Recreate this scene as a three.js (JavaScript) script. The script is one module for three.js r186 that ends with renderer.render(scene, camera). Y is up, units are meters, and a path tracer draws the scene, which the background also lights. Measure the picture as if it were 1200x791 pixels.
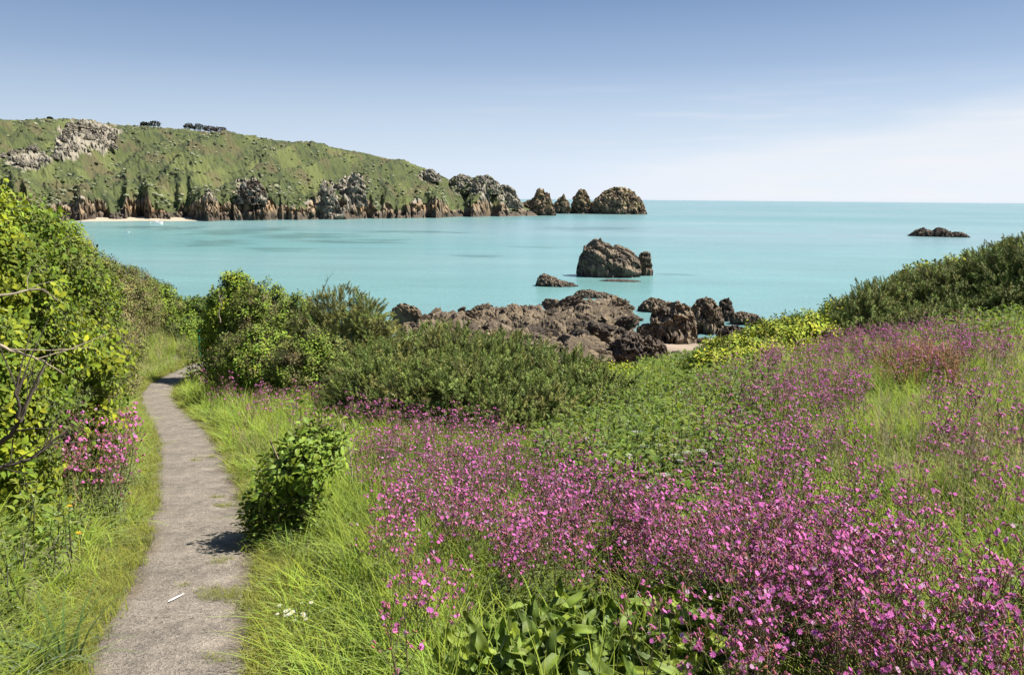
import * as THREE from 'three';
import { createNoise2D, createNoise3D } from 'simplex-noise';

// ------------------------------------------------------------ camera, sky, sun, exposure
const EYE = 22;                                   // metres above the sea
const scene = new THREE.Scene();
const camera = new THREE.PerspectiveCamera(45.9, 1200 / 791, 0.1, 60000);
camera.position.set(0, EYE, 0);
camera.rotation.order = 'YXZ';
camera.rotation.set(-9.91 * Math.PI / 180, 0, 0.0086);
camera.updateProjectionMatrix();
camera.updateMatrixWorld(true);

const renderer = new THREE.WebGLRenderer({ antialias: true });
renderer.setSize(1024, 674);
renderer.toneMapping = THREE.LinearToneMapping;
renderer.toneMappingExposure = 2.2;
renderer.shadowMap.enabled = true;

function rng(seed) { let a = seed >>> 0; return () => { a = (a + 0x6d2b79f5) | 0; let t = Math.imul(a ^ (a >>> 15), 1 | a); t = (t + Math.imul(t ^ (t >>> 7), 61 | t)) ^ t; return ((t ^ (t >>> 14)) >>> 0) / 4294967296; }; }
const n2 = createNoise2D(rng(11)), n3 = createNoise3D(rng(12));
const R0 = rng(5);
const clamp = (x, a = 0, b = 1) => Math.min(b, Math.max(a, x));
const lerp = (a, b, t) => a + (b - a) * t;
const ss = (a, b, x) => { const t = clamp((x - a) / (b - a)); return t * t * (3 - 2 * t); };
const fbm2 = (x, y, o = 4) => { let s = 0, a = 0.5; for (let i = 0; i < o; i++) { s += a * n2(x, y); x = x * 2.03 + 17.1; y = y * 2.03 - 9.7; a *= 0.5; } return s; };
const ridge2 = (x, y, o = 4) => { let s = 0, a = 0.5; for (let i = 0; i < o; i++) { s += a * (1 - 2 * Math.abs(n2(x, y))); x = x * 2.07 + 7.3; y = y * 2.07 + 3.1; a *= 0.5; } return s; };
const fbm3 = (x, y, z, o = 4) => { let s = 0, a = 0.5; for (let i = 0; i < o; i++) { s += a * n3(x, y, z); x = x * 2.03 + 5.1; y = y * 2.03 + 1.7; z = z * 2.03 - 3.3; a *= 0.5; } return s; };
const ridge3 = (x, y, z, o = 4) => { let s = 0, a = 0.5; for (let i = 0; i < o; i++) { s += a * (1 - 2 * Math.abs(n3(x, y, z))); x = x * 2.07 + 5.1; y = y * 2.07 + 1.7; z = z * 2.07 - 3.3; a *= 0.5; } return s; };
const hash = (a, b, c) => { let h = Math.imul(a | 0, 374761393) ^ Math.imul(b | 0, 668265263) ^ Math.imul(c | 0, 1274126177); h = Math.imul(h ^ (h >>> 13), 1103515245); h ^= h >>> 16; return (h >>> 0) / 4294967296; };
function cells(x, y, z) { // nearest of scattered points: [its number, gap to the next, vector from it]
  const X = Math.floor(x), Y = Math.floor(y), Z = Math.floor(z); let f1 = 9, f2 = 9, id = 0, vx = 0, vy = 0, vz = 0;
  for (let i = -1; i <= 1; i++) for (let j = -1; j <= 1; j++) for (let k = -1; k <= 1; k++) { const a = X + i, b = Y + j, c = Z + k, h = hash(a, b, c), dx = a + hash(a + 17, b, c) - x, dy = b + hash(a, b + 31, c) - y, dz = c + hash(a, b, c + 57) - z, d = dx * dx + dy * dy + dz * dz; if (d < f1) { f2 = f1; f1 = d; id = h; vx = -dx; vy = -dy; vz = -dz; } else if (d < f2) f2 = d; }
  return [id, Math.sqrt(f2) - Math.sqrt(f1), vx, vy, vz];
}
const interp = (tab, x) => { if (x <= tab[0][0]) return tab[0][1]; for (let i = 1; i < tab.length; i++) if (x <= tab[i][0]) { const [a, b] = tab[i - 1], [c, d] = tab[i]; return lerp(b, d, (x - a) / (c - a)); } return tab[tab.length - 1][1]; };

{ // the sky: clear air, pale towards the horizon, with a thin sheet of cloud low down on the sunny side
  const W = 2048, H = 1024, data = new Float32Array(W * H * 4);
  const grad = [[0, [0.63, 0.70, 0.775]], [2.2, [0.585, 0.665, 0.745]], [5, [0.45, 0.545, 0.645]], [9, [0.26, 0.358, 0.505]], [14, [0.132, 0.218, 0.375]], [24, [0.08, 0.15, 0.30]], [50, [0.065, 0.125, 0.26]], [90, [0.06, 0.115, 0.25]]];
  for (let j = 0; j < H; j++) {
    const el = ((j + 0.5) / H) * 180 - 90, e = Math.max(el, 0);
    let k = 0; while (k < grad.length - 2 && e > grad[k + 1][0]) k++;
    let t = clamp((e - grad[k][0]) / (grad[k + 1][0] - grad[k][0])); 
    const c = [0, 1, 2].map((i) => lerp(grad[k][1][i], grad[k + 1][1][i], t));
    for (let i = 0; i < W; i++) {
      const az = ((i + 0.5) / W) * 360 - 90;      // degrees; measured from +z-ish, fixed below by direction
      const th = ((i + 0.5) / W - 0.5) * 2 * Math.PI; // three: u = atan2(z, x) / 2pi + 0.5
      const dx = Math.cos(th), dz = Math.sin(th);
      const right = Math.atan2(dx, -dz) * 180 / Math.PI;          // 0 ahead of the camera, + towards the sun
      const sunny = 0.5 + 0.5 * Math.cos((right - 80) * Math.PI / 180);
      let m = (0.84 + 0.30 * sunny) * 0.61 * lerp(0.90, 1, ss(1, 9, e));
      let r = c[0] * m * (0.96 + 0.06 * sunny), g = c[1] * m, b = c[2] * m * (1.06 - 0.05 * sunny);
      // thin cloud
      const edge = lerp(1.6, 6.0, clamp((right - 2) / 31)) + 0.7 * fbm2(right * 0.06, el * 0.5, 3);
      const body = ss(edge + 1.2, edge - 1.6, el) * ss(-2, 16, right) * ss(140, 70, right);
      const streak = ss(0.1, 0.6, fbm2(right * 0.05 - el * 0.15, el * 1.3 + 40, 4)) * ss(0.5, 3, el) * ss(9, 5, el) * ss(-10, 15, right) * 0.35;
      const a = clamp(body * (0.75 + 0.3 * fbm2(right * 0.09, el * 0.9 + 9, 3)) + streak) * 0.82;
      r = lerp(r, 0.41, a); g = lerp(g, 0.415, a); b = lerp(b, 0.43, a);
      const o = (j * W + i) * 4; data[o] = r; data[o + 1] = g; data[o + 2] = b; data[o + 3] = 1;
    }
  }
  const t = new THREE.DataTexture(data, W, H, THREE.RGBAFormat, THREE.FloatType);
  t.mapping = THREE.EquirectangularReflectionMapping; t.magFilter = THREE.LinearFilter; t.minFilter = THREE.LinearFilter; t.needsUpdate = true;
  scene.background = t; scene.environment = t;
}
const sun = new THREE.DirectionalLight(new THREE.Color().setRGB(1.0, 0.955, 0.87), 5);
{ const az = 85 * Math.PI / 180, el = 54 * Math.PI / 180;          // to the camera's right, just ahead of it, high
  sun.position.set(Math.sin(az) * Math.cos(el) * 400, Math.sin(el) * 400, -Math.cos(az) * Math.cos(el) * 400);
  sun.target.position.set(0, 10, -40); sun.position.add(sun.target.position);
  sun.castShadow = true; sun.shadow.mapSize.set(4096, 4096);
  Object.assign(sun.shadow.camera, { left: -120, right: 120, top: 120, bottom: -120, near: 1, far: 900 });
  scene.add(sun, sun.target); }

// ------------------------------------------------------------ pixels of the photograph and the place
const V = (x = 0, y = 0, z = 0) => new THREE.Vector3(x, y, z);
function ray(px, py) { return V((px / 1200) * 2 - 1, 1 - (py / 791) * 2, 0.5).unproject(camera).sub(camera.position).normalize(); }
function project(p) { const q = p.clone().project(camera); return [(q.x + 1) * 600, (1 - q.y) * 395.5]; }
function atDist(px, py, dist) { const r = ray(px, py), k = dist / Math.hypot(r.x, r.z); return V(r.x * k, EYE + r.y * k, r.z * k); }
function seaDist(px, py) { const r = ray(px, py); return -EYE / r.y * Math.hypot(r.x, r.z); }
function onSea(px, py) { const r = ray(px, py), k = -EYE / r.y; return V(r.x * k, 0, r.z * k); }

// ------------------------------------------------------------ the ground as a height field
function baseGround(x, z) {
  const d = -z;
  const mid = ss(-12, -4, x) * (1 - ss(8, 15, x));
  const far = lerp(lerp(0.11, 0.17, ss(0, 10, x)), 0.24, mid);
  let drop = 1.95 + 0.17 * Math.min(d, 20) + far * Math.max(0, d - 20);
  const q = x - 0.5; drop -= 0.155 * (q > 0 ? (q < 40 ? q : 40) : 0) * ss(-4, 6, d + 4);
  let h = EYE - drop;
  const de = lerp(39, 33, mid) + 1.5 * n2(x * 0.07, 3.3);
  if (d > de) { const e = d - de; h -= 0.62 * e * ss(0, 6, e) + 0.1 * e; }
  const e2 = Math.max(0, -x - 34) ; h -= 0;
  return Math.max(h, -4);
}
const pathPx = [[192, 840], [195, 791], [203, 745], [216, 700], [232, 655], [233, 615], [230, 580], [224, 545], [215, 515], [199, 492], [187, 476], [183, 464], [188, 454], [201, 445], [217, 437], [229, 430.5], [242, 426]];
function cast(px, py, f) { const r = ray(px, py); let t = 1; for (let i = 0; i < 4000; i++) { const x = r.x * t, y = EYE + r.y * t, z = r.z * t; if (y <= f(x, z)) break; t += Math.max(0.01, (y - f(x, z)) * 0.35); if (t > 400) break; } return V(r.x * t, EYE + r.y * t, r.z * t); }
const pathRaw = [V(-1.0, 0, 3.5), V(-1.1, 0, 0.5), V(-1.35, 0, -1.6)];
for (const [a, b] of pathPx) { const p = cast(a, b, baseGround); pathRaw.push(V(p.x, 0, p.z)); }
{ const l = pathRaw[pathRaw.length - 1]; pathRaw.push(V(l.x + 3, 0, l.z - 3.0), V(l.x + 6.5, 0, l.z - 4.5)); }
const pathCurve = new THREE.CatmullRomCurve3(pathRaw, false, 'centripetal');
const pathPts = pathCurve.getSpacedPoints(420);
const HALF = 0.49;
function pathAt(x, z) { // signed distance (negative: left of the path) to its middle
  let best = 1e9, bi = 0;
  for (let i = 0; i < pathPts.length; i += 6) { const p = pathPts[i], q = (p.x - x) ** 2 + (p.z - z) ** 2; if (q < best) { best = q; bi = i; } }
  for (let i = Math.max(0, bi - 6); i <= Math.min(pathPts.length - 1, bi + 6); i++) { const p = pathPts[i], q = (p.x - x) ** 2 + (p.z - z) ** 2; if (q < best) { best = q; bi = i; } }
  const a = pathPts[Math.max(0, bi - 1)], b = pathPts[Math.min(pathPts.length - 1, bi + 1)];
  const side = (b.x - a.x) * (z - a.z) - (b.z - a.z) * (x - a.x);
  return Math.sqrt(best) * Math.sign(side || 1);
}
function ground(x, z) {
  let h = baseGround(x, z);
  if (z > -42 && z < 8 && x > -45 && x < 30) {
    const s = pathAt(x, z), a = Math.abs(s) - HALF;
    const fade = ss(42, 36, -z);
    if (a > 0) {
      if (s < 0) h += fade * (0.30 * Math.min(a, 4.5) * ss(0, 0.8, a) + 0.02);
      else h += fade * (0.10 * ss(0, 0.7, a));
      h += ss(0.1, 1.5, a) * (0.16 * fbm2(x * 0.35, z * 0.35, 3) + 0.035 * n2(x * 2.1, z * 2.1));
    }
  }
  return h;
}
const gp = (px, py) => { const p = cast(px, py, ground); p.y = ground(p.x, p.z); return p; };

// ------------------------------------------------------------ helpers
const used = new Map();
function numbered(name) { const k = used.get(name) ?? 0; used.set(name, k + 1); return k ? name + '_' + String(k).padStart(3, '0') : name; }
function tag(o, label, category, group, kind) { o.userData.label = label; if (category) o.userData.category = category; if (group) o.userData.group = group; if (kind) o.userData.kind = kind; return o; }
function thing(name, label, category, pos, group) { const o = new THREE.Group(); o.name = numbered(name); o.position.copy(pos); tag(o, label, category, group); scene.add(o); return o; }
function part(name, geo, mat, parent) { const m = new THREE.Mesh(geo, mat); m.name = name; parent.add(m); return m; }
function structure(name, geo, mat, label) { const m = new THREE.Mesh(geo, mat); m.name = numbered(name); m.userData.kind = 'structure'; if (label) m.userData.label = label; scene.add(m); return m; }

class G {
  constructor() { this.p = []; this.c = []; this.i = []; this.n = 0; }
  v(x, y, z, c) { this.p.push(x, y, z); this.c.push(c[0], c[1], c[2]); return this.n++; }
  t(a, b, c) { this.i.push(a, b, c); }
  geo(flat) {
    let g = new THREE.BufferGeometry();
    g.setAttribute('position', new THREE.Float32BufferAttribute(this.p, 3));
    g.setAttribute('color', new THREE.Float32BufferAttribute(this.c, 3));
    g.setIndex(this.i);
    if (flat) g = g.toNonIndexed();
    g.computeVertexNormals();
    return g;
  }
  // a leaf: base, two folded halves, tip
  leaf(b, dir, up, len, wid, fold, droop, c, c2 = c, round = false) {
    const d = dir.clone().normalize(), s = V().crossVectors(d, up).normalize(), u = V().crossVectors(s, d).normalize();
    const at = (l, w, h) => [b.x + d.x * l * len + s.x * w * wid + u.x * h * len, b.y + d.y * l * len + s.y * w * wid + u.y * h * len, b.z + d.z * l * len + s.z * w * wid + u.z * h * len];
    const a = this.v(...at(0, 0, 0), c), m = this.v(...at(0.5, 0, 0), c), e = this.v(...at(1, 0, -droop), c2);
    if (round) { const l1 = this.v(...at(0.25, 0.42, fold), c), l2 = this.v(...at(0.62, 0.46, fold - droop * 0.3), c2), r1 = this.v(...at(0.25, -0.42, fold), c), r2 = this.v(...at(0.62, -0.46, fold - droop * 0.3), c2); this.t(a, m, l1); this.t(l1, m, l2); this.t(l2, m, e); this.t(a, r1, m); this.t(r1, r2, m); this.t(r2, e, m); return; }
    const l = this.v(...at(0.45, 0.5, fold), c), r = this.v(...at(0.45, -0.5, fold), c2);
    this.t(a, m, l); this.t(a, r, m); this.t(l, m, e); this.t(m, r, e);
  }
  blade(x, y, z, dx, dz, h, bend, w, c, c2, seg = 3) {
    let px = -dz, pz = dx, prev = null;
    for (let k = 0; k <= seg; k++) {
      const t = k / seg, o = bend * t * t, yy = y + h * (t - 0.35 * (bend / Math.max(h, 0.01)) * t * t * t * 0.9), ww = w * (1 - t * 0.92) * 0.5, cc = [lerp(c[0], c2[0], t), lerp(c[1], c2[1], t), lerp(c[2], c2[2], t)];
      if (k === seg) { const a = this.v(x + dx * o, yy, z + dz * o, cc); this.t(prev[0], prev[1], a); }
      else { const a = this.v(x + dx * o + px * ww, yy, z + dz * o + pz * ww, cc), b = this.v(x + dx * o - px * ww, yy, z + dz * o - pz * ww, cc); if (prev) { this.t(prev[0], prev[1], a); this.t(prev[1], b, a); } prev = [a, b]; }
    }
  }
  tube(pts, r0, r1, sides, c, c2 = c, wobble = 0, R = R0) {
    let prev = null; const n = pts.length;
    for (let k = 0; k < n; k++) {
      const p = pts[k], q = pts[Math.min(n - 1, k + 1)], o = pts[Math.max(0, k - 1)], d = V().subVectors(q, o).normalize();
      const s = V().crossVectors(d, Math.abs(d.y) > 0.9 ? V(1, 0, 0) : V(0, 1, 0)).normalize(), u = V().crossVectors(s, d);
      const t = k / (n - 1), r = lerp(r0, r1, t), ring = [], cc = [lerp(c[0], c2[0], t), lerp(c[1], c2[1], t), lerp(c[2], c2[2], t)];
      for (let i = 0; i < sides; i++) { const a = i / sides * 2 * Math.PI, rr = r * (1 + wobble * (R() - 0.5)); ring.push(this.v(p.x + (s.x * Math.cos(a) + u.x * Math.sin(a)) * rr, p.y + (s.y * Math.cos(a) + u.y * Math.sin(a)) * rr, p.z + (s.z * Math.cos(a) + u.z * Math.sin(a)) * rr, cc)); }
      if (prev) for (let i = 0; i < sides; i++) { const j = (i + 1) % sides; this.t(prev[i], prev[j], ring[i]); this.t(prev[j], ring[j], ring[i]); }
      prev = ring;
    }
    const e = pts[n - 1], tip = this.v(e.x, e.y, e.z, c2); for (let i = 0; i < sides; i++) this.t(prev[i], prev[(i + 1) % sides], tip);
  }
}
const leafMat = (rough = 0.85, trans = 0.4) => new THREE.MeshPhysicalMaterial({ vertexColors: true, roughness: rough, transmission: trans, thickness: 0, side: THREE.DoubleSide, specularIntensity: 0.5 });
const M = {
  leaf: leafMat(1, 0.38), gloss: leafMat(0.6, 0.28), grass: leafMat(1, 0.48), needle: new THREE.MeshStandardMaterial({ vertexColors: true, roughness: 0.7, side: THREE.DoubleSide }), petal: leafMat(1, 0.5),
  bark: new THREE.MeshStandardMaterial({ vertexColors: true, roughness: 0.95 }),
  rock: new THREE.MeshStandardMaterial({ vertexColors: true, roughness: 0.93 }),
  soil: new THREE.MeshStandardMaterial({ vertexColors: true, roughness: 1 }),
  far: new THREE.MeshStandardMaterial({ vertexColors: true, roughness: 1 }),
  farLeaf: new THREE.MeshStandardMaterial({ vertexColors: true, roughness: 0.9, side: THREE.DoubleSide }),
  white: new THREE.MeshStandardMaterial({ color: 0xeeeeea, roughness: 0.4 }),
  navy: new THREE.MeshStandardMaterial({ color: 0x24303c, roughness: 0.3 }),
  rail: new THREE.MeshStandardMaterial({ color: 0x2f7a5c, roughness: 0.5 }),
};
const tint = (c, R, v = 0.2, hue = 0.12) => { const k = 1 + v * (R() * 2 - 1), w = hue * (R() * 2 - 1); return [c[0] * k * (1 + w), c[1] * k, c[2] * k * (1 - w)]; };
const UP = V(0, 1, 0);

// ------------------------------------------------------------ sea
{
  const g = new G(), A = 720, rings = []; let r = 30; while (r < 26000) { rings.push(r); r *= r < 3000 ? 1.019 : 1.06; } rings.push(26000);
  const weed = [[300, 270, 90, 4], [360, 277, 120, 3.5], [250, 285, 80, 4], [420, 283, 110, 3], [210, 268, 40, 2.5], [560, 300, 60, 1.6], [700, 268, 140, 2], [330, 292, 90, 2.4], [170, 266, 70, 2], [260, 274, 70, 1.6], [480, 272, 120, 1.6], [790, 322, 60, 1.2], [820, 318, 40, 0.8], [640, 290, 90, 1.2]].map(([px, py, w, hh]) => { const c = onSea(px, py), n = onSea(px, py - hh), d = Math.hypot(c.x, c.z); return [c.x, c.z, w / 934 * d * 0.5, Math.hypot(n.x - c.x, n.z - c.z)]; });
  for (let k = 0; k < rings.length; k++) for (let a = 0; a < A; a++) {
    const th = a / A * 2 * Math.PI, rr = rings[k], x = Math.sin(th) * rr, z = -Math.cos(th) * rr;
    // shallow sand gives turquoise, deep water blue; the bay is shallow, the deep edge lies far out
    const w1 = fbm2(x * 0.0021, z * 0.004, 3);
    const streak = fbm2(x * 0.006, z * 0.03, 4), s2 = fbm2(x * 0.02 + 9, z * 0.07, 3);
    const sand = fbm2(x * 0.0009 + 4, z * 0.0022, 4); let c = [0.143 + 0.02 * w1 + 0.05 * sand, 0.258 + 0.03 * w1 + 0.02 * sand, 0.258 + 0.02 * w1 + 0.03 * sand]; // patches of sand and deeper bed
    let k2 = 1 + 0.10 * streak + 0.06 * s2;
    let wd = 0; for (const [wx, wz, ww, wh] of weed) { const q = ((x - wx) / ww) ** 2 + ((z - wz) / wh) ** 2 + 1.9 * fbm2(x * 0.012, z * 0.06, 4); wd = Math.max(wd, ss(1.1, 0.1, q)); }
    c = [lerp(c[0], 0.05, wd * 0.6), lerp(c[1], 0.115, wd * 0.6), lerp(c[2], 0.10, wd * 0.6)];
    g.v(x, 0, z, [c[0] * k2, c[1] * k2, c[2] * k2]);
  }
  for (let k = 0; k < rings.length - 1; k++) for (let a = 0; a < A; a++) { const b = (a + 1) % A, p = k * A; g.t(p + a, p + b, p + A + a); g.t(p + b, p + A + b, p + A + a); }
  const N = 256, bd = new Uint8Array(N * N * 4);
  for (let j = 0; j < N; j++) for (let i = 0; i < N; i++) { const u = i / N * 2 * Math.PI, v = j / N * 2 * Math.PI; let s = fbm3(Math.cos(u) * 2 + Math.cos(v) * 3, Math.sin(u) * 2 + 7, Math.sin(v) * 3, 4); const q = clamp(0.5 + 0.6 * s) * 255; bd.set([q, q, q, 255], (j * N + i) * 4); }
  const bt = new THREE.DataTexture(bd, N, N); bt.wrapS = bt.wrapT = THREE.RepeatWrapping; bt.magFilter = THREE.LinearFilter; bt.needsUpdate = true;
  const geo = g.geo(), uv = new Float32Array(geo.attributes.position.count * 2);
  for (let i = 0; i < uv.length / 2; i++) { uv[i * 2] = geo.attributes.position.getX(i) / 26; uv[i * 2 + 1] = geo.attributes.position.getZ(i) / 14; }
  geo.setAttribute('uv', new THREE.BufferAttribute(uv, 2));
  structure('sea', geo, new THREE.MeshPhysicalMaterial({ vertexColors: true, roughness: 0.24, ior: 1.33, specularIntensity: 1, bumpMap: bt, bumpScale: 0.16 }), 'calm turquoise sea of the bay');
}

// ------------------------------------------------------------ near ground
{
  const xs = [], zs = [];
  for (let x = -90; x <= 100;) { xs.push(x); x += Math.abs(x) < 14 ? 0.22 : Math.abs(x) < 30 ? 0.5 : 2; }
  for (let z = 14; z >= -110;) { zs.push(z); z -= z > -16 && z < 2 ? 0.2 : z > -42 ? 0.4 : 1.5; }
  const g = new G();
  for (const z of zs) for (const x of xs) {
    let h = ground(x, z); const s = (z > -42 && x > -45 && x < 30) ? Math.abs(pathAt(x, z)) : 9;
    if (s < HALF - 0.1) h -= 0.05;
    const n = fbm2(x * 0.6, z * 0.6, 3);
    let c = [0.095 + 0.04 * n, 0.085 + 0.035 * n, 0.042 + 0.012 * n];
    if (h < 5) { const rk = ss(5, 2, h); c = [lerp(c[0], 0.17, rk), lerp(c[1], 0.13, rk), lerp(c[2], 0.09, rk)]; }
    g.v(x, h, z, c);
  }
  const w = xs.length;
  for (let j = 0; j < zs.length - 1; j++) for (let i = 0; i < w - 1; i++) { const a = j * w + i; g.t(a, a + 1, a + w); g.t(a + 1, a + w + 1, a + w); }
  structure('ground', g.geo(), M.soil, 'sloping clifftop ground under the meadow');
}
{ // the path: worn asphalt and grit with a ragged edge
  const N = 1024, d = new Uint8Array(N * N * 4), bd = new Uint8Array(N * N * 4), R = rng(77);
  const tile = (f, seed) => { const g = []; const Q = rng(seed); for (let i = 0; i < f * f; i++) g.push(Q()); return (u, v) => { const x = u * f, y = v * f, i = Math.floor(x), j = Math.floor(y), a = x - i, b = y - j, p = a * a * (3 - 2 * a), q = b * b * (3 - 2 * b), at = (m, n) => g[((n % f) + f) % f * f + ((m % f) + f) % f]; return lerp(lerp(at(i, j), at(i + 1, j), p), lerp(at(i, j + 1), at(i + 1, j + 1), p), q) - 0.5; }; };
  const T = [[6, 1], [17, 2], [43, 3], [110, 4], [260, 5]].map(([f, q]) => tile(f, q));
  for (let j = 0; j < N; j++) for (let i = 0; i < N; i++) {
    const u = i / N, v = j / N, big = 0.5 * T[0](u, v) + 0.4 * T[1](u, v) + 0.4 * T[2](u, v), fine = T[3](u, v), grit = T[4](u, v), s = R();
    let k = 0.86 + 0.34 * big + 0.22 * fine + 0.26 * grit + (s - 0.5) * 0.12; if (grit > 0.41) k += 0.28; if (fine < -0.40) k -= 0.18;
    const b = clamp(k, 0.2, 1.5);
    d.set([clamp(130 * b, 0, 255), clamp(121 * b, 0, 255), clamp(111 * b, 0, 255), 255], (j * N + i) * 4);
    const q = clamp(0.5 + 0.5 * grit + 0.5 * fine) * 255; bd.set([q, q, q, 255], (j * N + i) * 4);
  }
  const mk = (a, srgb) => { const t = new THREE.DataTexture(a, N, N); t.wrapS = t.wrapT = THREE.RepeatWrapping; t.magFilter = THREE.LinearFilter; if (srgb) t.colorSpace = THREE.SRGBColorSpace; t.needsUpdate = true; return t; };
  const g = new G(), uv = [], K = 14, L = pathPts.length;
  let len = 0;
  for (let k = 0; k < L; k++) {
    const p = pathPts[k], a = pathPts[Math.max(0, k - 1)], b = pathPts[Math.min(L - 1, k + 1)], dx = b.x - a.x, dz = b.z - a.z, l = Math.hypot(dx, dz), nx = -dz / l, nz = dx / l;
    if (k) len += Math.hypot(p.x - pathPts[k - 1].x, p.z - pathPts[k - 1].z);
    for (let i = 0; i <= K; i++) {
      const t = i / K * 2 - 1, rag = 1 + 0.14 * fbm2(len * 1.3, t > 0 ? 7 : 3, 3), w = (HALF + 0.03) * rag * t, x = p.x + nx * w, z = p.z + nz * w;
      const n = fbm2(x * 1.1, z * 1.1, 4), edge = ss(0.55, 1, Math.abs(t) + 0.25 * n);
      const c = [lerp(1, 0.62, edge) * (1 + 0.12 * n), lerp(0.985, 0.55, edge) * (1 + 0.12 * n), lerp(0.95, 0.44, edge) * (1 + 0.10 * n)];
      g.v(x, baseGround(x, z) + 0.016 + 0.008 * n2(x * 3, z * 3) - 0.03 * (t * t) * (Math.abs(t) > 0.95 ? 1 : 0.4), z, c); uv.push(t * HALF / 1.3, len / 1.3);
    }
  }
  for (let k = 0; k < L - 1; k++) for (let i = 0; i < K; i++) { const a = k * (K + 1) + i; g.t(a, a + 1, a + K + 1); g.t(a + 1, a + K + 2, a + K + 1); }
  const geo = g.geo(); geo.setAttribute('uv', new THREE.Float32BufferAttribute(uv, 2));
  structure('path', geo, new THREE.MeshStandardMaterial({ map: mk(d, true), bumpMap: mk(bd), bumpScale: 0.010, vertexColors: true, roughness: 0.95 }), 'narrow worn grey path winding down through the grass');
}

// ------------------------------------------------------------ rocks
const ROCKC = { shore: [[0.15, 0.112, 0.072], [0.07, 0.052, 0.035], [0.21, 0.16, 0.10]], dark: [[0.075, 0.054, 0.037], [0.035, 0.026, 0.019], [0.11, 0.08, 0.053]], stack: [[0.145, 0.11, 0.075], [0.07, 0.053, 0.038], [0.19, 0.145, 0.096]], grey: [[0.215, 0.19, 0.145], [0.115, 0.10, 0.077], [0.285, 0.255, 0.20]], red: [[0.20, 0.145, 0.09], [0.095, 0.068, 0.044], [0.29, 0.215, 0.14]] };
function rockColor(pal, x, y, z, s, wet = 0) {
  const n = fbm3(x * s, y * s * 2.2, z * s, 4), f = fbm3(x * s * 6, y * s * 6, z * s * 6, 2);
  const a = pal[0], b = n > 0 ? pal[2] : pal[1], t = clamp(Math.abs(n) * 1.9), k = 1 + 0.45 * f;
  let c = [0, 1, 2].map((i) => lerp(a[i], b[i], t) * k);
  if (wet > 0) c = [lerp(c[0], 0.055, wet), lerp(c[1], 0.045, wet), lerp(c[2], 0.036, wet)];
  return c;
}
// A rock that runs across the view: profile [[x, height, half depth] ...] along local x, arched front to back, then broken up by noise.
function ridgeRock(profile, { nu = 90, nv = 60, rough = 0.18, scale = 0.5, pal = ROCKC.shore, seed = 0, strata = 0.0, wetTo = 0, lichen = null, power = 0.55, tilt = 0 }) {
  const g = new G(), x0 = profile[0][0], x1 = profile[profile.length - 1][0], hs = profile.map((p) => [p[0], p[1]]), ds = profile.map((p) => [p[0], p[2]]);
  const hmax = Math.max(...profile.map((p) => p[1])), wid = x1 - x0, cx = (x0 + x1) / 2;
  for (let j = 0; j <= nv; j++) for (let i = 0; i <= nu; i++) {
    const x = lerp(x0, x1, i / nu), a = j / nv * Math.PI, H = interp(hs, x), D = interp(ds, x);
    let yy = H * Math.pow(Math.sin(a), power) - 0.06 * hmax * (1 - Math.sin(a)), zz = D * Math.cos(a) * (1 - 0.25 * Math.sin(a));
    let X = x, Y = yy, Z = zz;
    const q = scale / Math.max(hmax, 0.01) * 2.2, st = tilt * X;
    const nx = ridge3(X * q + seed, Y * q * 1.3, Z * q, 5), ny = ridge3(X * q + seed + 40, (Y + st) * q * (1 + 3 * strata), Z * q + 13, 5), nz = ridge3(X * q + seed + 80, Y * q * 1.3, Z * q + 31, 5);
    const am = rough * hmax, foot = ss(-0.1, 0.25, Y / hmax);
    X += nx * am * 0.55; Y += ny * am * 0.55 * foot * ss(0, 0.15, H / hmax) ; Z += nz * am * 0.9;
    { const cq = q * 1.5, ce = cells(X * cq + seed * 3, (Y + st) * cq * (1 + strata), Z * cq), c2 = cells(X * cq * 2.6 + seed, (Y + st) * cq * 2.6 * (1 + strata), Z * cq * 2.6), sg = Math.cos(a), bl = ((ce[0] - 0.5) * 0.8 - 0.35 * ss(0.10, 0, ce[1]) + (c2[0] - 0.5) * 0.35 - 0.12 * ss(0.12, 0, c2[1])) * am; Z += bl * sg * 1.3; Y += bl * (1 - Math.abs(sg)) * foot * 0.8; }
    if (strata) { const band = Math.sin((Y + st + 0.2 * hmax * n3(X * q * 0.5, Y * q * 0.5, seed)) * 22 / hmax); Z += band * am * 0.22 * strata * Math.sign(Math.cos(a)); }
    const wet = wetTo ? ss(wetTo * 1.5, wetTo * 0.6, Y + 0.4 * wetTo * n2(X * q * 2, Z * q * 2 + seed)) * 0.75 : 0;
    let c = rockColor(pal, X + seed * 7, Y, Z, q * 0.6, wet);
    if (lichen) { const l = ss(0.0, 0.35, fbm3(X * q * 0.8 + 50, Y * q * 0.8, Z * q * 0.8 + seed, 3) + lichen[3] * (Y / hmax - 0.45)) * 0.75 * (1 - wet); c = [lerp(c[0], lichen[0], l), lerp(c[1], lichen[1], l), lerp(c[2], lichen[2], l)]; }
    g.v(X, Y, Z, c);
  }
  for (let j = 0; j < nv; j++) for (let i = 0; i < nu; i++) { const a = j * (nu + 1) + i; g.t(a, a + nu + 1, a + 1); g.t(a + 1, a + nu + 1, a + nu + 2); }
  const f = g.geo(true); return f;
}
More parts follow.
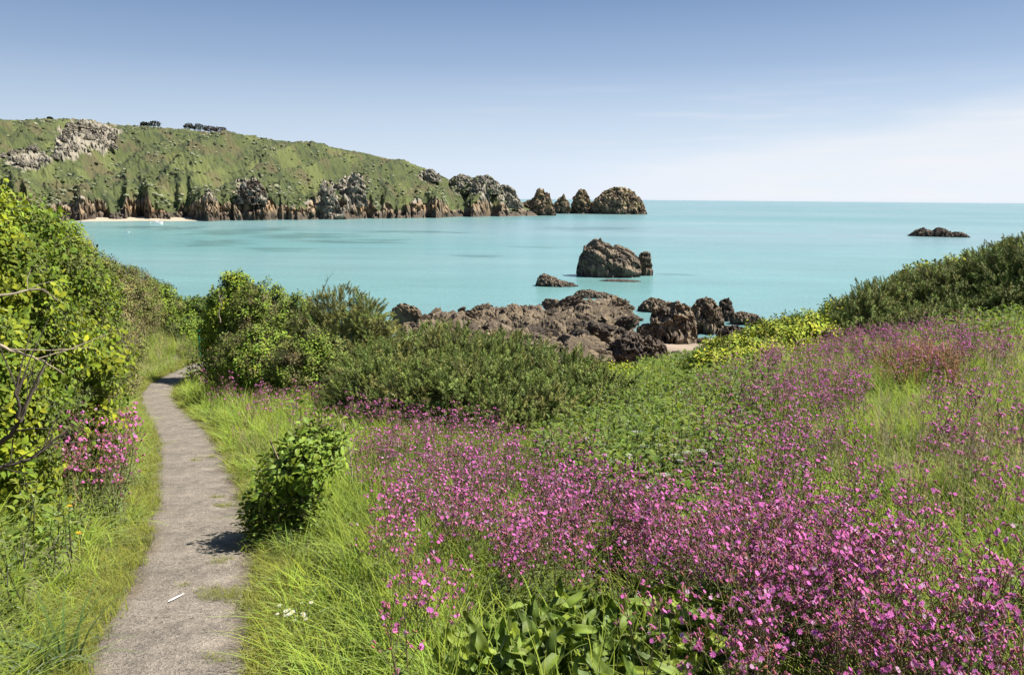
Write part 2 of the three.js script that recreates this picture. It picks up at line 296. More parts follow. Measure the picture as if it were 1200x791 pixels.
// place such a rock from its outline in the photograph: pixel pairs along the top and the pixel row of its foot
function outlineRock(name, label, category, outline, footPy, depthRatio, opt, group, distance) {
  const xs = outline.map((o) => o[0]), cxp = (Math.min(...xs) + Math.max(...xs)) / 2, foot = distance ? null : onSea(cxp, footPy), dist = distance ?? Math.hypot(foot.x, foot.z);
  const at = atDist(cxp, footPy, dist), base = opt.baseY ?? 0;
  const prof = outline.map(([px, py]) => { const p = atDist(px, py, dist), q = atDist(px, footPy, dist); const w = V(p.x - at.x, 0, p.z - at.z), side = (px - cxp) >= 0 ? 1 : -1; return [side * w.length(), Math.max(0, p.y - q.y)]; });
  const wid = prof[prof.length - 1][0] - prof[0][0];
  const full = prof.map(([x, h], i) => { const t = (x - prof[0][0]) / wid; return [x, h, wid * depthRatio * Math.sqrt(Math.max(0.02, 1 - (2 * t - 1) ** 2)) * 0.5 + 0.02]; });
  const o = new THREE.Mesh(ridgeRock(full, opt), M.rock); o.name = numbered(name);
  const dir = V(at.x, 0, at.z).normalize(); o.position.set(at.x + dir.x * wid * depthRatio * 0.4, distance ? at.y : 0, at.z + dir.z * wid * depthRatio * 0.4);
  o.rotation.y = Math.atan2(-at.x, -at.z) ;
  tag(o, label, category, group); scene.add(o); return o;
}
const deepRock = { nu: 150, nv: 90 };
outlineRock('sea_stack', 'big brown layered sea rock with a knob on its end, standing in the bay', 'rock', [[674, 324], [677, 306], [684, 291], [692, 284], [699, 280], [706, 284], [716, 288], [728, 290], [736, 293], [744, 299], [748, 304], [751, 309]], 325, 0.6, { ...deepRock, pal: ROCKC.stack, rough: 0.10, scale: 0.9, strata: 1, tilt: 0.35, wetTo: 1.0, seed: 3, power: 0.5 });
outlineRock('sea_rock', 'squarish knob of rock leaning on the end of the big layered sea rock', 'rock', [[746, 319], [748, 300], [751, 296], [757, 295.5], [761, 298], [763, 306], [764, 316], [765, 323]], 323, 0.8, { nu: 60, nv: 50, pal: ROCKC.stack, rough: 0.14, scale: 0.9, strata: 0.5, wetTo: 0.7, seed: 9, power: 0.45 });
outlineRock('sea_rock', 'low jagged brown rock in the water beside the big layered sea rock', 'rock', [[627, 335], [630, 326], [636, 322.5], [645, 325], [654, 329], [662, 331], [672, 334], [678, 335]], 336, 0.5, { nu: 80, nv: 50, pal: ROCKC.stack, rough: 0.22, scale: 0.8, wetTo: 0.7, seed: 21 });
outlineRock('reef', 'thin dark reef just showing in front of the big layered sea rock', 'reef', [[702, 330], [712, 328.4], [730, 328], [745, 329], [752, 330]], 330.3, 0.35, { nu: 60, nv: 30, pal: ROCKC.dark, rough: 0.3, scale: 0.6, wetTo: 0.5, seed: 25 });
outlineRock('reef', 'low brown ledge awash between the sea rock and the rocky shore', 'reef', [[670, 349], [675, 344], [683, 341], [692, 341], [700, 343], [712, 345], [722, 349]], 349.5, 0.45, { nu: 80, nv: 40, pal: ROCKC.stack, rough: 0.3, scale: 0.7, wetTo: 0.45, seed: 31 });
outlineRock('reef', 'long dark skerry of three humps far out on the open sea', 'reef', [[1063, 277], [1070, 273.5], [1077, 269], [1083, 268], [1089, 271], [1093, 272], [1097, 268], [1100, 266.5], [1108, 269], [1116, 273], [1122, 272], [1129, 272.5], [1138, 277]], 277.6, 0.35, { nu: 150, nv: 50, pal: ROCKC.dark, rough: 0.22, scale: 0.7, wetTo: 1.0, seed: 37 });

// ------------------------------------------------------------ headland
const crest = [[-160, 146], [-60, 141], [0, 141], [62, 141.5], [78, 139.5], [100, 141], [128, 146], [170, 148.5], [222, 152.5], [272, 158], [330, 165], [380, 171], [430, 180], [470, 190], [498, 198], [515, 205], [528, 211], [560, 213], [590, 221], [604, 231], [618, 243], [640, 252]];
const shorePy = [[-160, 262], [60, 259.5], [160, 258], [245, 258.5], [290, 258.5], [420, 256.5], [520, 255], [600, 253.4], [640, 252.6]];
const deepL = [[-160, 330], [60, 300], [250, 270], [380, 220], [480, 150], [530, 100], [600, 55], [640, 25]];
function headland(px, r) {
  const Ds0 = seaDist(px, interp(shorePy, px)), L = interp(deepL, px), az = ray(px, 230), hl = Math.hypot(az.x, az.z), x = az.x / hl * r, z = az.z / hl * r;
  const rib = fbm2(px * 0.02 + 3, 1.5, 3) * 30 + (cells(px * 0.045 + 3.3, 0.5, 0.5)[0] - 0.5) * 16 + ridge2(px * 0.09, 7.7, 2) * 5;
  const narrow = ss(640, 560, px);
  const Ds = Ds0 + 6 - rib * 0.9 * lerp(0.25, 1, narrow) + fbm2(x * 0.045, z * 0.045, 3) * 8 * lerp(0.3, 1, narrow);
  const Dr = Ds0 + L, T = EYE + (atDist(px, interp(crest, px), Dr).y - EYE);
  const e = r - Ds;
  const hm = Math.min(T * 0.6, (17 + 8 * fbm2(px * 0.006, 4.4, 2)) * lerp(0.8, 1, narrow)), hs = lerp(hm, Math.min(T * 0.6, (17 + 22 * fbm2(px * 0.02, 4.4, 3)) * lerp(0.8, 1, narrow)), ss(75, 18, e));
  let h, rock;
  if (e < 0) { h = Math.max(-6, e * 0.8); rock = 1; }
  else {
    const cl = clamp(e / 17), t = clamp((r - Ds0 - 12) / (Dr - Ds0 - 12), 0, 1);
    const face = hs * (1 - Math.pow(1 - cl, 2.0)), up = (T - hm) * (1 - Math.pow(1 - t, 1.45));
    h = face + up; rock = 1 - ss(hs * 0.72, hs * 1.02 + 1, h + 9 * fbm2(x * 0.03, z * 0.03 + px * 0.01, 3));
    const e0 = r - Ds0, gully = 1.6 * fbm2(px * 0.012 - 0.008 * e0, 0.3 + e0 * 0.003, 3);
    h += gully * 15 * Math.sin(Math.PI * clamp(t * 1.05)) * narrow;
    if (t >= 1) h = T - (r - Dr) * 0.10;
    const cut = ss(1.0, 0.88, t);
    h += (fbm2(x * 0.05, z * 0.05, 3) * 2.6 + fbm2(x * 0.2, z * 0.2, 3) * 2.6) * ss(0, 18, e) * lerp(0.35, 1, cut);
  }
  return { x, z, h, rock, e, t: (r - Ds) / (Dr - Ds), hc: hs };
}
const crags = [[104, 160, 70, 40], [76, 176, 30, 24], [32, 187, 50, 22], [292, 226, 34, 34], [412, 224, 30, 40], [384, 232, 22, 42], [503, 206, 22, 14], [560, 218, 60, 22], [596, 228, 26, 18], [150, 258, 30, 16]];
{
  const g = new G(), cols = 860, rows = 210, R = rng(8);
  const P = [];
  for (let j = 0; j <= rows; j++) for (let i = 0; i <= cols; i++) {
    const px = lerp(-160, 640, i / cols), Ds = seaDist(px, interp(shorePy, px)), L = interp(deepL, px), v = j / rows;
    const r = Ds - 28 + (v < 0.45 ? v / 0.45 * 62 : 62 + ((v - 0.45) / 0.55) ** 1.15 * (L - 34 + 60));
    const o = headland(px, r);
    const [qx, qy] = project(V(o.x, o.h, o.z));
    let rock = o.rock, cr = 0;
    for (const [cx, cy, cw, ch] of crags) { const q = ((qx - cx) / cw * 2) ** 2 + ((qy - cy) / ch * 2) ** 2; cr = Math.max(cr, ss(1.3, 0.5, q + 1.2 * fbm2(o.x * 0.05 + 5, o.z * 0.05, 4))); }
    let jag = 0;
    const rk = Math.max(rock, cr);
    if (o.e > -3) jag = fbm2(o.x * 0.07 + o.h * 0.05, o.z * 0.07, 5) * 2.5 * ss(0.2, 0.8, rk) + cr * 1.6 * ridge2(o.x * 0.11, o.z * 0.11 + o.h * 0.05, 3);
    const lift = o.e < 0 ? 0 : ss(0, 8, o.e);
    o.h += jag * lift;
    if (o.e > 0 && rk > 0.1) { const am = ss(0.1, 0.6, rk) * ss(0, 6, o.h), b1 = ridge3(o.x * 0.055, o.h * 0.085, o.z * 0.055, 4), ce = cells(o.x * 0.09, o.h * 0.12, o.z * 0.09), rl = Math.hypot(o.x, o.z); const push = am * (b1 * 2.5 + (ce[0] - 0.5) * 6 - 4 * ss(0.15, 0, ce[1])); o.x -= o.x / rl * push; o.z -= o.z / rl * push; o.h += am * (ce[0] - 0.5) * 2; }
    // colours: scrub, heath, dead bracken, bare rock, lichen; black and brown weed between the tide marks
    const a = fbm2(o.x * 0.012, o.z * 0.012, 4), b = fbm2(o.x * 0.06 + 30, o.z * 0.06, 3), f = fbm2(o.x * 0.35, o.z * 0.35, 2);
    let c = [0.085, 0.105, 0.030];
    const dk = ss(0.02, 0.35, b); c = [lerp(c[0], 0.045, dk), lerp(c[1], 0.062, dk), lerp(c[2], 0.022, dk)];
    const lt = ss(0.05, 0.4, a); c = [lerp(c[0], 0.135, lt), lerp(c[1], 0.155, lt), lerp(c[2], 0.045, lt)];
    const br = ss(0.12, 0.4, fbm2(o.x * 0.02 + 80, o.z * 0.02, 4)); c = [lerp(c[0], 0.13, br * 0.6), lerp(c[1], 0.10, br * 0.6), lerp(c[2], 0.05, br * 0.6)];
    const kf = (1 + 0.5 * f) * 0.66; c = c.map((q) => q * kf);
    const rc = rockColor(o.h < o.hc * 0.9 && cr < 0.3 ? ROCKC.red : ROCKC.grey, o.x, o.h, o.z, 0.09);
    const li = ss(0.12, 0.35, fbm3(o.x * 0.03, o.h * 0.06, o.z * 0.03 + 60, 3)) * ss(2, 8, o.h) * ss(30, 18, o.h) * 0.6;
    const rr = [lerp(rc[0], 0.30, li), lerp(rc[1], 0.19, li), lerp(rc[2], 0.09, li)];
    const tide = ss(8.5, 5.0, o.h + 1.6 * fbm2(o.x * 0.08, o.z * 0.08, 3)), wk = ss(0.3, 0.62, rk + 0.25 * b);
    c = [0, 1, 2].map((q) => lerp(c[q], rr[q], wk));
    c = [lerp(c[0], 0.06, tide * 0.85), lerp(c[1], 0.047, tide * 0.85), lerp(c[2], 0.036, tide * 0.85)];
    P.push(o); o.rk = wk; o.c = c; o.qx = qx; o.qy = qy;
    g.v(o.x, o.h, o.z, c);
  }
  const w = cols + 1;
  for (let j = 0; j < rows; j++) for (let i = 0; i < cols; i++) { const a = j * w + i; g.t(a, a + 1, a + w); g.t(a + 1, a + w + 1, a + w); }
  structure('headland', g.geo(), M.far, 'long green headland with rocky cliffs across the bay');

  // scrub on the slopes: hawthorn, gorse, bramble too many to count
  const blob = new THREE.IcosahedronGeometry(1, 2), bp = blob.attributes.position, bc = new Float32Array(bp.count * 3);
  for (let i = 0; i < bp.count; i++) { const v = V().fromBufferAttribute(bp, i), k = 1 + 0.45 * fbm3(v.x * 2.1, v.y * 2.1, v.z * 2.1, 2); bp.setXYZ(i, v.x * k, v.y * k * 0.75, v.z * k); const q = 1 + 0.35 * n3(v.x * 4, v.y * 4, v.z * 4); bc.set([q, q, q], i * 3); }
  blob.setAttribute('color', new THREE.BufferAttribute(bc, 3)); blob.computeVertexNormals();
  const list = [];
  for (let k = 0; k < 60000 && list.length < 2600; k++) {
    const i = Math.floor(R() * (cols)), j = Math.floor(lerp(rows * 0.3, rows * 0.92, R())), o = P[j * w + i];
    if (o.rk > 0.35 || o.t > 0.985 || o.e < 12) continue;
    const den = fbm2(o.x * 0.018 + 3, o.z * 0.018, 3) + 0.25; if (R() > 0.1 + 0.9 * den) continue;
    const pale = fbm2(o.x * 0.02 + 55, o.z * 0.014, 3) + 0.45 * ss(215, 165, o.qy) * ss(80, 180, o.qx) * ss(430, 330, o.qx);
    const blossom = R() < 0.22 + 0.35 * ss(0.1, 0.5, pale), s = (blossom ? 0.9 : 0.7) + R() * R() * 1.7;
    if (blossom || R() < 0.15) list.push([o, s, blossom]);
  }
  const im = new THREE.InstancedMesh(blob, M.farLeaf, list.length), mt = new THREE.Matrix4(), q = new THREE.Quaternion(), cc = new THREE.Color();
  list.forEach(([o, s, bl], k) => {
    q.setFromEuler(new THREE.Euler(0, R() * 6.28, 0));
    mt.compose(V(o.x, o.h - s * 0.15, o.z), q, V(s * (1.0 + 0.5 * R()), s * (0.75 + 0.3 * R()), s * 1.1)); im.setMatrixAt(k, mt);
    const t = R(); if (bl && R() < 0.6) cc.setRGB(0.13 + 0.1 * t, 0.15 + 0.08 * t, 0.08 + 0.06 * t); else { const v = 0.8 + 0.5 * t; cc.setRGB(o.c[0] * v, o.c[1] * v * 1.04, o.c[2] * v); }
    im.setColorAt(k, cc);
  });
  im.name = 'hillside_scrub'; tag(im, 'dense green scrub and pale blossom covering the far headland slope', 'scrub', null, 'stuff'); scene.add(im);
  // a few trees on the skyline
  for (const [px, py, wp, lab] of [[174, 148, 8, 'lone small round dark tree on the headland skyline'], [186, 149, 12, 'low dark bush on the skyline beside the lone round tree'], [226, 151, 11, 'dark tree at one end of the skyline thicket'], [238, 152, 13, 'dark tree in the middle of the skyline thicket'], [250, 154, 12, 'brownish dark tree in the skyline thicket'], [262, 156.5, 13, 'brownish low tree at the sloping end of the skyline thicket'], [66, 141, 5, 'small dark bush on the skyline beside the grey crag']]) {
    const L = interp(deepL, px), D = seaDist(px, interp(shorePy, px)) + L - 4, o = headland(px, D), s = wp / 934 * D * 0.5;
    const t = thing('skyline_tree', lab, 'tree', V(o.x, o.h - 0.5, o.z));
    const tr = new G(); tr.tube([V(0, -1, 0), V(0.1 * s, s * 0.5, 0), V(0, s * 0.9, 0)], s * 0.1, s * 0.05, 6, [0.05, 0.04, 0.03]); part('trunk', tr.geo(), M.bark, t);
    const cg = new G(), RR = rng(px);
    for (let k = 0; k < 420; k++) { const a = RR() * 6.28, b = Math.acos(1 - RR() * 1.5), rr = s * (0.75 + 0.3 * RR()) * (1 + 0.25 * n3(Math.cos(a) * 2, b * 2, px)), p = V(Math.cos(a) * Math.sin(b) * rr, s * 0.55 + Math.cos(b) * rr * 0.6, Math.sin(a) * Math.sin(b) * rr); cg.leaf(p, V(RR() - 0.5, RR() - 0.2, RR() - 0.5), V(RR() - 0.5, 1, RR() - 0.5), 1.6, 1.3, 0.1, 0.1, tint(px > 245 ? [0.06, 0.045, 0.035] : [0.035, 0.042, 0.02], RR, 0.3)); }
    part('crown', cg.geo(), M.farLeaf, t).userData.kind = 'stuff';
  }
  // crags standing out of the slope
  const F = { nu: 90, nv: 60 };
  const cragDist = (px, py) => { const Ds = seaDist(px, interp(shorePy, px)), L = interp(deepL, px), r0 = ray(px, py), hl = Math.hypot(r0.x, r0.z); for (let r = Ds; r < Ds + L + 40; r += 1.5) { const o = headland(px, r); if (o.h > EYE + r0.y / hl * r) return r; } return Ds + L; };
  const crag = (label, outline, foot, ratio, opt) => { const m = outline.reduce((s, o) => s + o[0], 0) / outline.length; return outlineRock('crag', label, 'crag', outline, foot, ratio, { ...F, rough: 0.16, scale: 1.0, power: 0.8, ...opt }, undefined, cragDist(m, foot) - 2); };
  const small = (label, px, foot, w, hgt, k, group, pal = ROCKC.grey) => { const Q = rng(k * 31 + 7), n = 8, o = []; for (let i = 0; i <= n; i++) { const t = i / n; o.push([px + (t - 0.5) * w, foot - hgt * Math.pow(Math.sin(Math.PI * clamp(t, 0.02, 0.98)), 0.6) * (0.6 + 0.4 * Q())]); } const c = crag(label, o, foot, 0.8, { pal, seed: 200 + k, nu: 50, nv: 36, power: 0.9, rough: 0.2 }); if (group) c.userData.group = group; };
  [[82, 152, 18, 11], [94, 149, 20, 10], [107, 152, 18, 9], [121, 155, 18, 9], [131, 163, 14, 11], [76, 165, 18, 12], [90, 163, 20, 9], [70, 178, 16, 10], [84, 175, 14, 8], [118, 170, 18, 9], [132, 174, 12, 8], [104, 163, 16, 8], [64, 186, 12, 7], [99, 157, 18, 8], [113, 162, 16, 8], [78, 157, 14, 9]].forEach(([x, y, w, h], k) => small('pale grey crag in the large cluster breaking the crest of the headland', x, y, w, h, k, 'crags on the crest of the headland'));
  [[20, 190, 12, 7], [28, 194, 14, 8], [38, 195, 15, 7], [48, 192, 12, 8], [38, 176, 14, 9], [2, 184, 14, 6], [12, 180, 10, 5]].forEach(([x, y, w, h], k) => small('low pale crag half hidden in scrub beside the big crag cluster', x, y, w, h, 30 + k, 'low crags in the scrub'));
  crag('dark blocky tower of rock above orange lichen cliffs', [[276, 236], [279, 222], [284, 215], [290, 213], [296, 212], [303, 212], [308, 218], [311, 228], [314, 238]], 238, 0.6, { pal: ROCKC.dark, seed: 49, lichen: [0.34, 0.30, 0.24, 0.1] });
  crag('steep grey rib of rock slanting down to the sea', [[374, 252], [375, 225], [377, 210], [380, 213], [386, 224], [394, 236], [404, 250]], 254, 0.5, { pal: ROCKC.grey, seed: 53 });
  crag('grey pinnacle with a shaded face above the sea cliff', [[402, 240], [405, 220], [410, 208], [415, 204], [420, 208], [426, 222], [430, 238]], 240, 0.6, { pal: ROCKC.grey, seed: 57 });
  crag('small grey crag on the descending crest of the headland', [[492, 208], [496, 202], [502, 198], [508, 200], [514, 206], [518, 211]], 212, 0.6, { pal: ROCKC.grey, seed: 59 });
  crag('long grey crag topped with knobs near the tip of the headland', [[522, 222], [528, 209], [534, 206], [541, 205], [548, 207], [553, 209], [560, 206], [566, 205], [572, 204.5], [580, 211], [586, 216]], 226, 0.4, { pal: ROCKC.grey, seed: 61, nu: 140, lichen: [0.11, 0.13, 0.04, -0.4] });
  crag('grey stepped crag sloping down to the tip of the headland', [[576, 234], [582, 220], [590, 217], [597, 219], [603, 224], [608, 234], [612, 242]], 243, 0.4, { pal: ROCKC.grey, seed: 64 });
}
const ST = { ...deepRock, pal: ROCKC.red, rough: 0.16, scale: 1.1, wetTo: 4.5, lichen: [0.25, 0.20, 0.10, 0.5] };
outlineRock('sea_stack', 'jagged brown stack joined to the tip of the headland', 'sea stack', [[607, 252], [613, 240], [618, 234], [624, 233], [627, 226], [630, 221.5], [635, 223], [641, 227], [645, 234], [649, 246], [651, 252]], 252.6, 0.6, { ...ST, seed: 71 });
outlineRock('sea_stack', 'smallest pointed stack between two taller jagged stacks', 'sea stack', [[646, 250], [649, 240], [654, 234], [658, 231], [660, 227.5], [662, 232], [666, 238], [670, 249]], 250.4, 0.7, { ...ST, seed: 74 });
outlineRock('sea_stack', 'narrow tower stack beside the broad domed stack', 'sea stack', [[667, 250], [671, 234], [676, 228], [679, 222.5], [684, 223], [688, 229], [691, 235], [695, 250]], 250.5, 0.7, { ...ST, seed: 77 });
outlineRock('sea_stack', 'broad domed stack, the last rock off the headland', 'sea stack', [[682, 250], [690, 243], [697, 234], [704, 228], [711, 223], [718, 220], [727, 220], [735, 223.5], [742, 226], [749, 233], [754, 240], [758, 250.5]], 251, 0.6, { ...ST, seed: 80 });
{ // sand at the foot of the far cliff
  const g = new G(), K = 80;
  for (let i = 0; i <= K; i++) for (let j = 0; j <= 6; j++) { const px = lerp(70, 262, i / K), Ds = seaDist(px, interp(shorePy, px)), t = j / 6, w = Math.pow(Math.sin(Math.PI * i / K), 0.4), az = ray(px, 230), hl = Math.hypot(az.x, az.z), r = Ds - 24 * w + t * 44, n = 1 + 0.12 * n2(px * 0.2, j); g.v(az.x / hl * r, -0.15 + t * 3.2 * w - 0.4 * (1 - w), az.z / hl * r, [0.36 * n, 0.30 * n, 0.22 * n]); }
  for (let i = 0; i < K; i++) for (let j = 0; j < 6; j++) { const a = i * 7 + j; g.t(a, a + 7, a + 1); g.t(a + 1, a + 7, a + 8); }
  structure('sand_beach', g.geo(), M.soil, 'thin strip of pale sand under the far cliff');
}

// ------------------------------------------------------------ rocky foreshore
{
  const g = new G(), w = 90, hgt = 60; // beach sheet
  for (let j = 0; j <= hgt; j++) for (let i = 0; i <= w; i++) {
    const x = lerp(-70, 75, i / w), z = lerp(-52, -150, j / hgt), n = fbm2(x * 0.08, z * 0.08, 4), y = lerp(1.0, 2.0, ss(4, 22, x)) - (-z - 70) * 0.035 + 0.35 * n + Math.max(0, (-66 - z) < 0 ? (66 + z) * 0.3 : 0);
    const f = 1 + 0.5 * n; g.v(x, y, z, [0.23 * f, 0.178 * f, 0.13 * f]);
  }
  for (let j = 0; j < hgt; j++) for (let i = 0; i < w; i++) { const a = j * (w + 1) + i; g.t(a, a + 1, a + w + 1); g.t(a + 1, a + w + 2, a + w + 1); }
  structure('beach', g.geo(), M.soil, 'small sandy beach among the shore rocks');
}
function outcrop(name, label, poly, seed, H, step = 0.2, pal = ROCKC.shore) { // a rugged platform over a footprint given as pixels at sea level
  const pts = poly.map(([a, b]) => onSea(a, b)), xs = pts.map((p) => p.x), zs = pts.map((p) => p.z), x0 = Math.min(...xs) - 2, x1 = Math.max(...xs) + 2, z0 = Math.min(...zs) - 2, z1 = Math.max(...zs) + 2;
  const inside = (x, z) => { let c = false, m = 1e9; for (let i = 0, j = pts.length - 1; i < pts.length; j = i++) { const a = pts[i], b = pts[j]; if ((a.z > z) !== (b.z > z) && x < (b.x - a.x) * (z - a.z) / (b.z - a.z) + a.x) c = !c; const dx = b.x - a.x, dz = b.z - a.z, t = clamp(((x - a.x) * dx + (z - a.z) * dz) / (dx * dx + dz * dz)); m = Math.min(m, Math.hypot(x - a.x - t * dx, z - a.z - t * dz)); } return c ? m : -m; };
  const g = new G(), nx = Math.ceil((x1 - x0) / step), nz = Math.ceil((z1 - z0) / step), keep = [];
  for (let j = 0; j <= nz; j++) for (let i = 0; i <= nx; i++) {
    let x = x0 + i * step, z = z0 + j * step; const ed = inside(x, z) + 1.6 * fbm2(x * 0.25 + seed, z * 0.25, 3);
    const body = ss(-0.5, 3.0, ed), wx = x + 1.2 * n2(x * 0.15, z * 0.15 + seed), wz = z + 1.2 * n2(x * 0.15 + 50, z * 0.15), c1 = cells(wx * 0.20 + seed, 3.5, wz * 0.26), c2 = cells(wx * 0.55, 8.5, wz * 0.7 + seed), c3 = cells(wx * 1.5, 1.5, wz * 1.7);
    const tiltOf = (c, k) => (hash(c[0] * 9999, 1, 7) - 0.5) * c[2] * k + (hash(c[0] * 9999, 2, 7) - 0.65) * c[4] * k, swell = fbm2(x * 0.05 + seed, z * 0.05, 2);
    let y = -1.2 + body * (1.2 + H * (0.46 + 0.35 * swell + 0.50 * (c1[0] - 0.5) + tiltOf(c1, 0.9) - 0.30 * ss(0.14, 0, c1[1]) + 0.26 * (c2[0] - 0.5) + tiltOf(c2, 0.42) - 0.13 * ss(0.14, 0, c2[1]) + 0.09 * (c3[0] - 0.5) + tiltOf(c3, 0.14) - 0.04 * ss(0.15, 0, c3[1]) + 0.07 * ridge2(x * 0.9, z * 1.1, 3)));
    x += 0.15 * n2(x * 1.5, z * 1.5 + y) * body; z += 0.15 * n2(x * 1.5 + 31, z * 1.5 + y) * body;
    const wet = ss(0.9, 0.3, y + 0.4 * n2(x * 0.4, z * 0.4)) * 0.7;
    let c = rockColor(pal, x, y * 1.4, z, 0.30, wet);
    const weedy = ss(0.18, 0.42, fbm2(x * 0.1 + 60, z * 0.1, 4)) * 0.65; c = [lerp(c[0], 0.085, weedy), lerp(c[1], 0.063, weedy), lerp(c[2], 0.04, weedy)];
    g.v(x, y, z, c); keep.push(ed > -2.2);
  }
  const w = nx + 1; for (let j = 0; j < nz; j++) for (let i = 0; i < nx; i++) { const a = j * w + i; if (keep[a] && keep[a + 1] && keep[a + w] && keep[a + w + 1]) { g.t(a, a + w, a + 1); g.t(a + 1, a + w, a + w + 1); } }
  const o = new THREE.Mesh(g.geo(true), M.rock); o.name = numbered(name); tag(o, label, 'rock'); scene.add(o); return o;
}
function chunk(seed, pal) { // an angular block: the space left between random planes, then weathered
  const R = rng(seed), pl = []; for (let i = 0; i < 11; i++) { const v = V(R() - 0.5, (R() - 0.5) * 0.9, R() - 0.5).normalize(); pl.push([v, 0.5 + 0.42 * R()]); }
  const g = new THREE.IcosahedronGeometry(1, 9), p = g.attributes.position, col = new Float32Array(p.count * 3);
  for (let i = 0; i < p.count; i++) {
    const d = V().fromBufferAttribute(p, i).normalize(); let r = 1.25; for (const [n, h] of pl) { const c = n.dot(d); if (c > 0.05) r = Math.min(r, h / c); }
    r *= 1 + 0.24 * ridge3(d.x * 2.6 + seed, d.y * 4.2, d.z * 2.6, 5) - 0.10 * ss(0.12, 0, cells(d.x * 2.4 + seed, d.y * 3.6, d.z * 2.4)[1]);
    p.setXYZ(i, d.x * r, d.y * r, d.z * r); const c = rockColor(pal, d.x * r + seed * 3, d.y * r, d.z * r, 0.9); col.set(c, i * 3);
  }
  g.setAttribute('color', new THREE.BufferAttribute(col, 3)); g.deleteAttribute('uv'); g.computeVertexNormals(); return g; // icosahedra are not indexed: each face keeps its own edge
}
{
  const poly = [[478, 384], [505, 379], [540, 377], [575, 374], [612, 371], [645, 366], [680, 364], [715, 366], [738, 371], [746, 380], [752, 392], [745, 404], [736, 416], [725, 440], [640, 452], [560, 450], [500, 425], [470, 400]];
  const o = outcrop('rock_platform', 'wide jagged brown rock platform between the gorse and the sea', poly, 4, 3.2, 0.2), pts = poly.map(([a, b]) => onSea(a, b)), R = rng(88);
  const geos = [0, 1, 2, 3, 4, 5, 6].map((k) => chunk(900 + k, k % 3 === 2 ? ROCKC.dark : ROCKC.shore)), mats = [0.6, 0.8, 1.0].map((k) => { const m = M.rock.clone(); m.color.setRGB(k, k * 0.98, k * 0.93); return m; });
  const inPoly = (x, z) => { let c = false; for (let i = 0, j = pts.length - 1; i < pts.length; j = i++) { const a = pts[i], b = pts[j]; if ((a.z > z) !== (b.z > z) && x < (b.x - a.x) * (z - a.z) / (b.z - a.z) + a.x) c = !c; } return c; };
  const xs = pts.map((p) => p.x), zs = pts.map((p) => p.z), x0 = Math.min(...xs), x1 = Math.max(...xs), z0 = Math.min(...zs), z1 = Math.max(...zs);
  for (let k = 0, n = 0; k < 4000 && n < 295; k++) { const x = lerp(x0, x1, R()), z = lerp(z0, z1, R()); if (!inPoly(x, z)) continue; n++; const s = 0.6 + 1.7 * Math.pow(R(), 1.8), hy = 0.7 + 1.3 * (0.5 + fbm2(x * 0.09, z * 0.09, 2)) + 0.5 * R(), m = part('boulder', geos[n % 7], mats[n % 3], o); m.position.set(x, hy - s * 0.35, z); m.rotation.set((R() - 0.5) * 1.1, R() * 6.28, (R() - 0.5) * 1.1); m.scale.set(s * (0.9 + 0.7 * R()), s * (0.5 + 0.35 * R()), s); }
}
outcrop('rock_platform', 'low wet rock ledge at the seaward edge of the platform', [[676, 358], [700, 353], [722, 352], [745, 357], [750, 363], [735, 369], [700, 366]], 9, 1.5, 0.25);
const B = { nu: 70, nv: 50, rough: 0.2, scale: 1.0, wetTo: 0.5 };
const shoreRocks = [
  ['tall brown shore block with a steep shaded side above the sand', [[757, 400], [762, 372], [770, 362], [782, 359], [796, 358], [806, 361], [813, 372], [817, 402]], 404, 0.8, ROCKC.shore],
  ['big rounded brown block behind the tall shore block', [[806, 385], [810, 362], [818, 354], [828, 352.5], [838, 356], [845, 368], [849, 388]], 391, 0.8, ROCKC.shore],
  ['upright dark rock at the seaward end of the shore blocks', [[840, 370], [843, 355], [848, 351.5], [855, 353], [859, 362], [861, 374]], 376, 0.8, ROCKC.dark],
  ['low flat brown rock running out from the shore blocks into the water', [[855, 379], [860, 369], [868, 367], [878, 369], [888, 370], [896, 379]], 381, 0.5, ROCKC.shore],
  ['dark wedge of rock in the shallows beside the yellow bushes', [[836, 405], [842, 392], [852, 385], [864, 384], [874, 388], [884, 404]], 408, 0.7, ROCKC.dark],
  ['brown jagged rock with water round it beyond the shore blocks', [[747, 363], [753, 356], [762, 351], [772, 352], [780, 355], [790, 362]], 366, 0.6, ROCKC.shore],
  ['broad weed-brown block at the foot of the rock platform', [[708, 432], [714, 408], [724, 400], [740, 397], [760, 398], [774, 402], [781, 412], [784, 430]], 432, 0.7, ROCKC.dark],
  ['squat rock wedged between the platform and the tall shore block', [[743, 398], [747, 385], [756, 381], [766, 383], [772, 398]], 402, 0.8, ROCKC.shore],
  ['small dark pointed rock on the sand', [[768, 435], [778, 427], [788, 422], [794, 426], [797, 435]], 437, 0.8, ROCKC.dark],
  ['brown rock half hidden by the yellow-green bush', [[876, 392], [882, 380], [892, 376], [902, 380], [910, 392]], 396, 0.8, ROCKC.shore],
  ['small stone lying at the edge of the sand below the shore blocks', [[815, 402], [819, 397.5], [826, 396.5], [831, 399], [833, 403]], 404, 0.8, ROCKC.shore],
  ['flat grey stone on the sand near the broad weedy block', [[784, 417], [788, 413], [794, 412.5], [799, 414], [801, 418]], 418.5, 0.8, ROCKC.dark],
  ['reddish boulder on the sand below the yellow-green bush', [[806, 425], [811, 416], [818, 413], [824, 416], [828, 425]], 427, 0.8, ROCKC.dark],
];
shoreRocks.forEach(([l, o, f, r, pal], k) => outlineRock('shore_rock', l, 'rock', o, f, r, { ...B, pal, seed: 100 + k * 5 }));

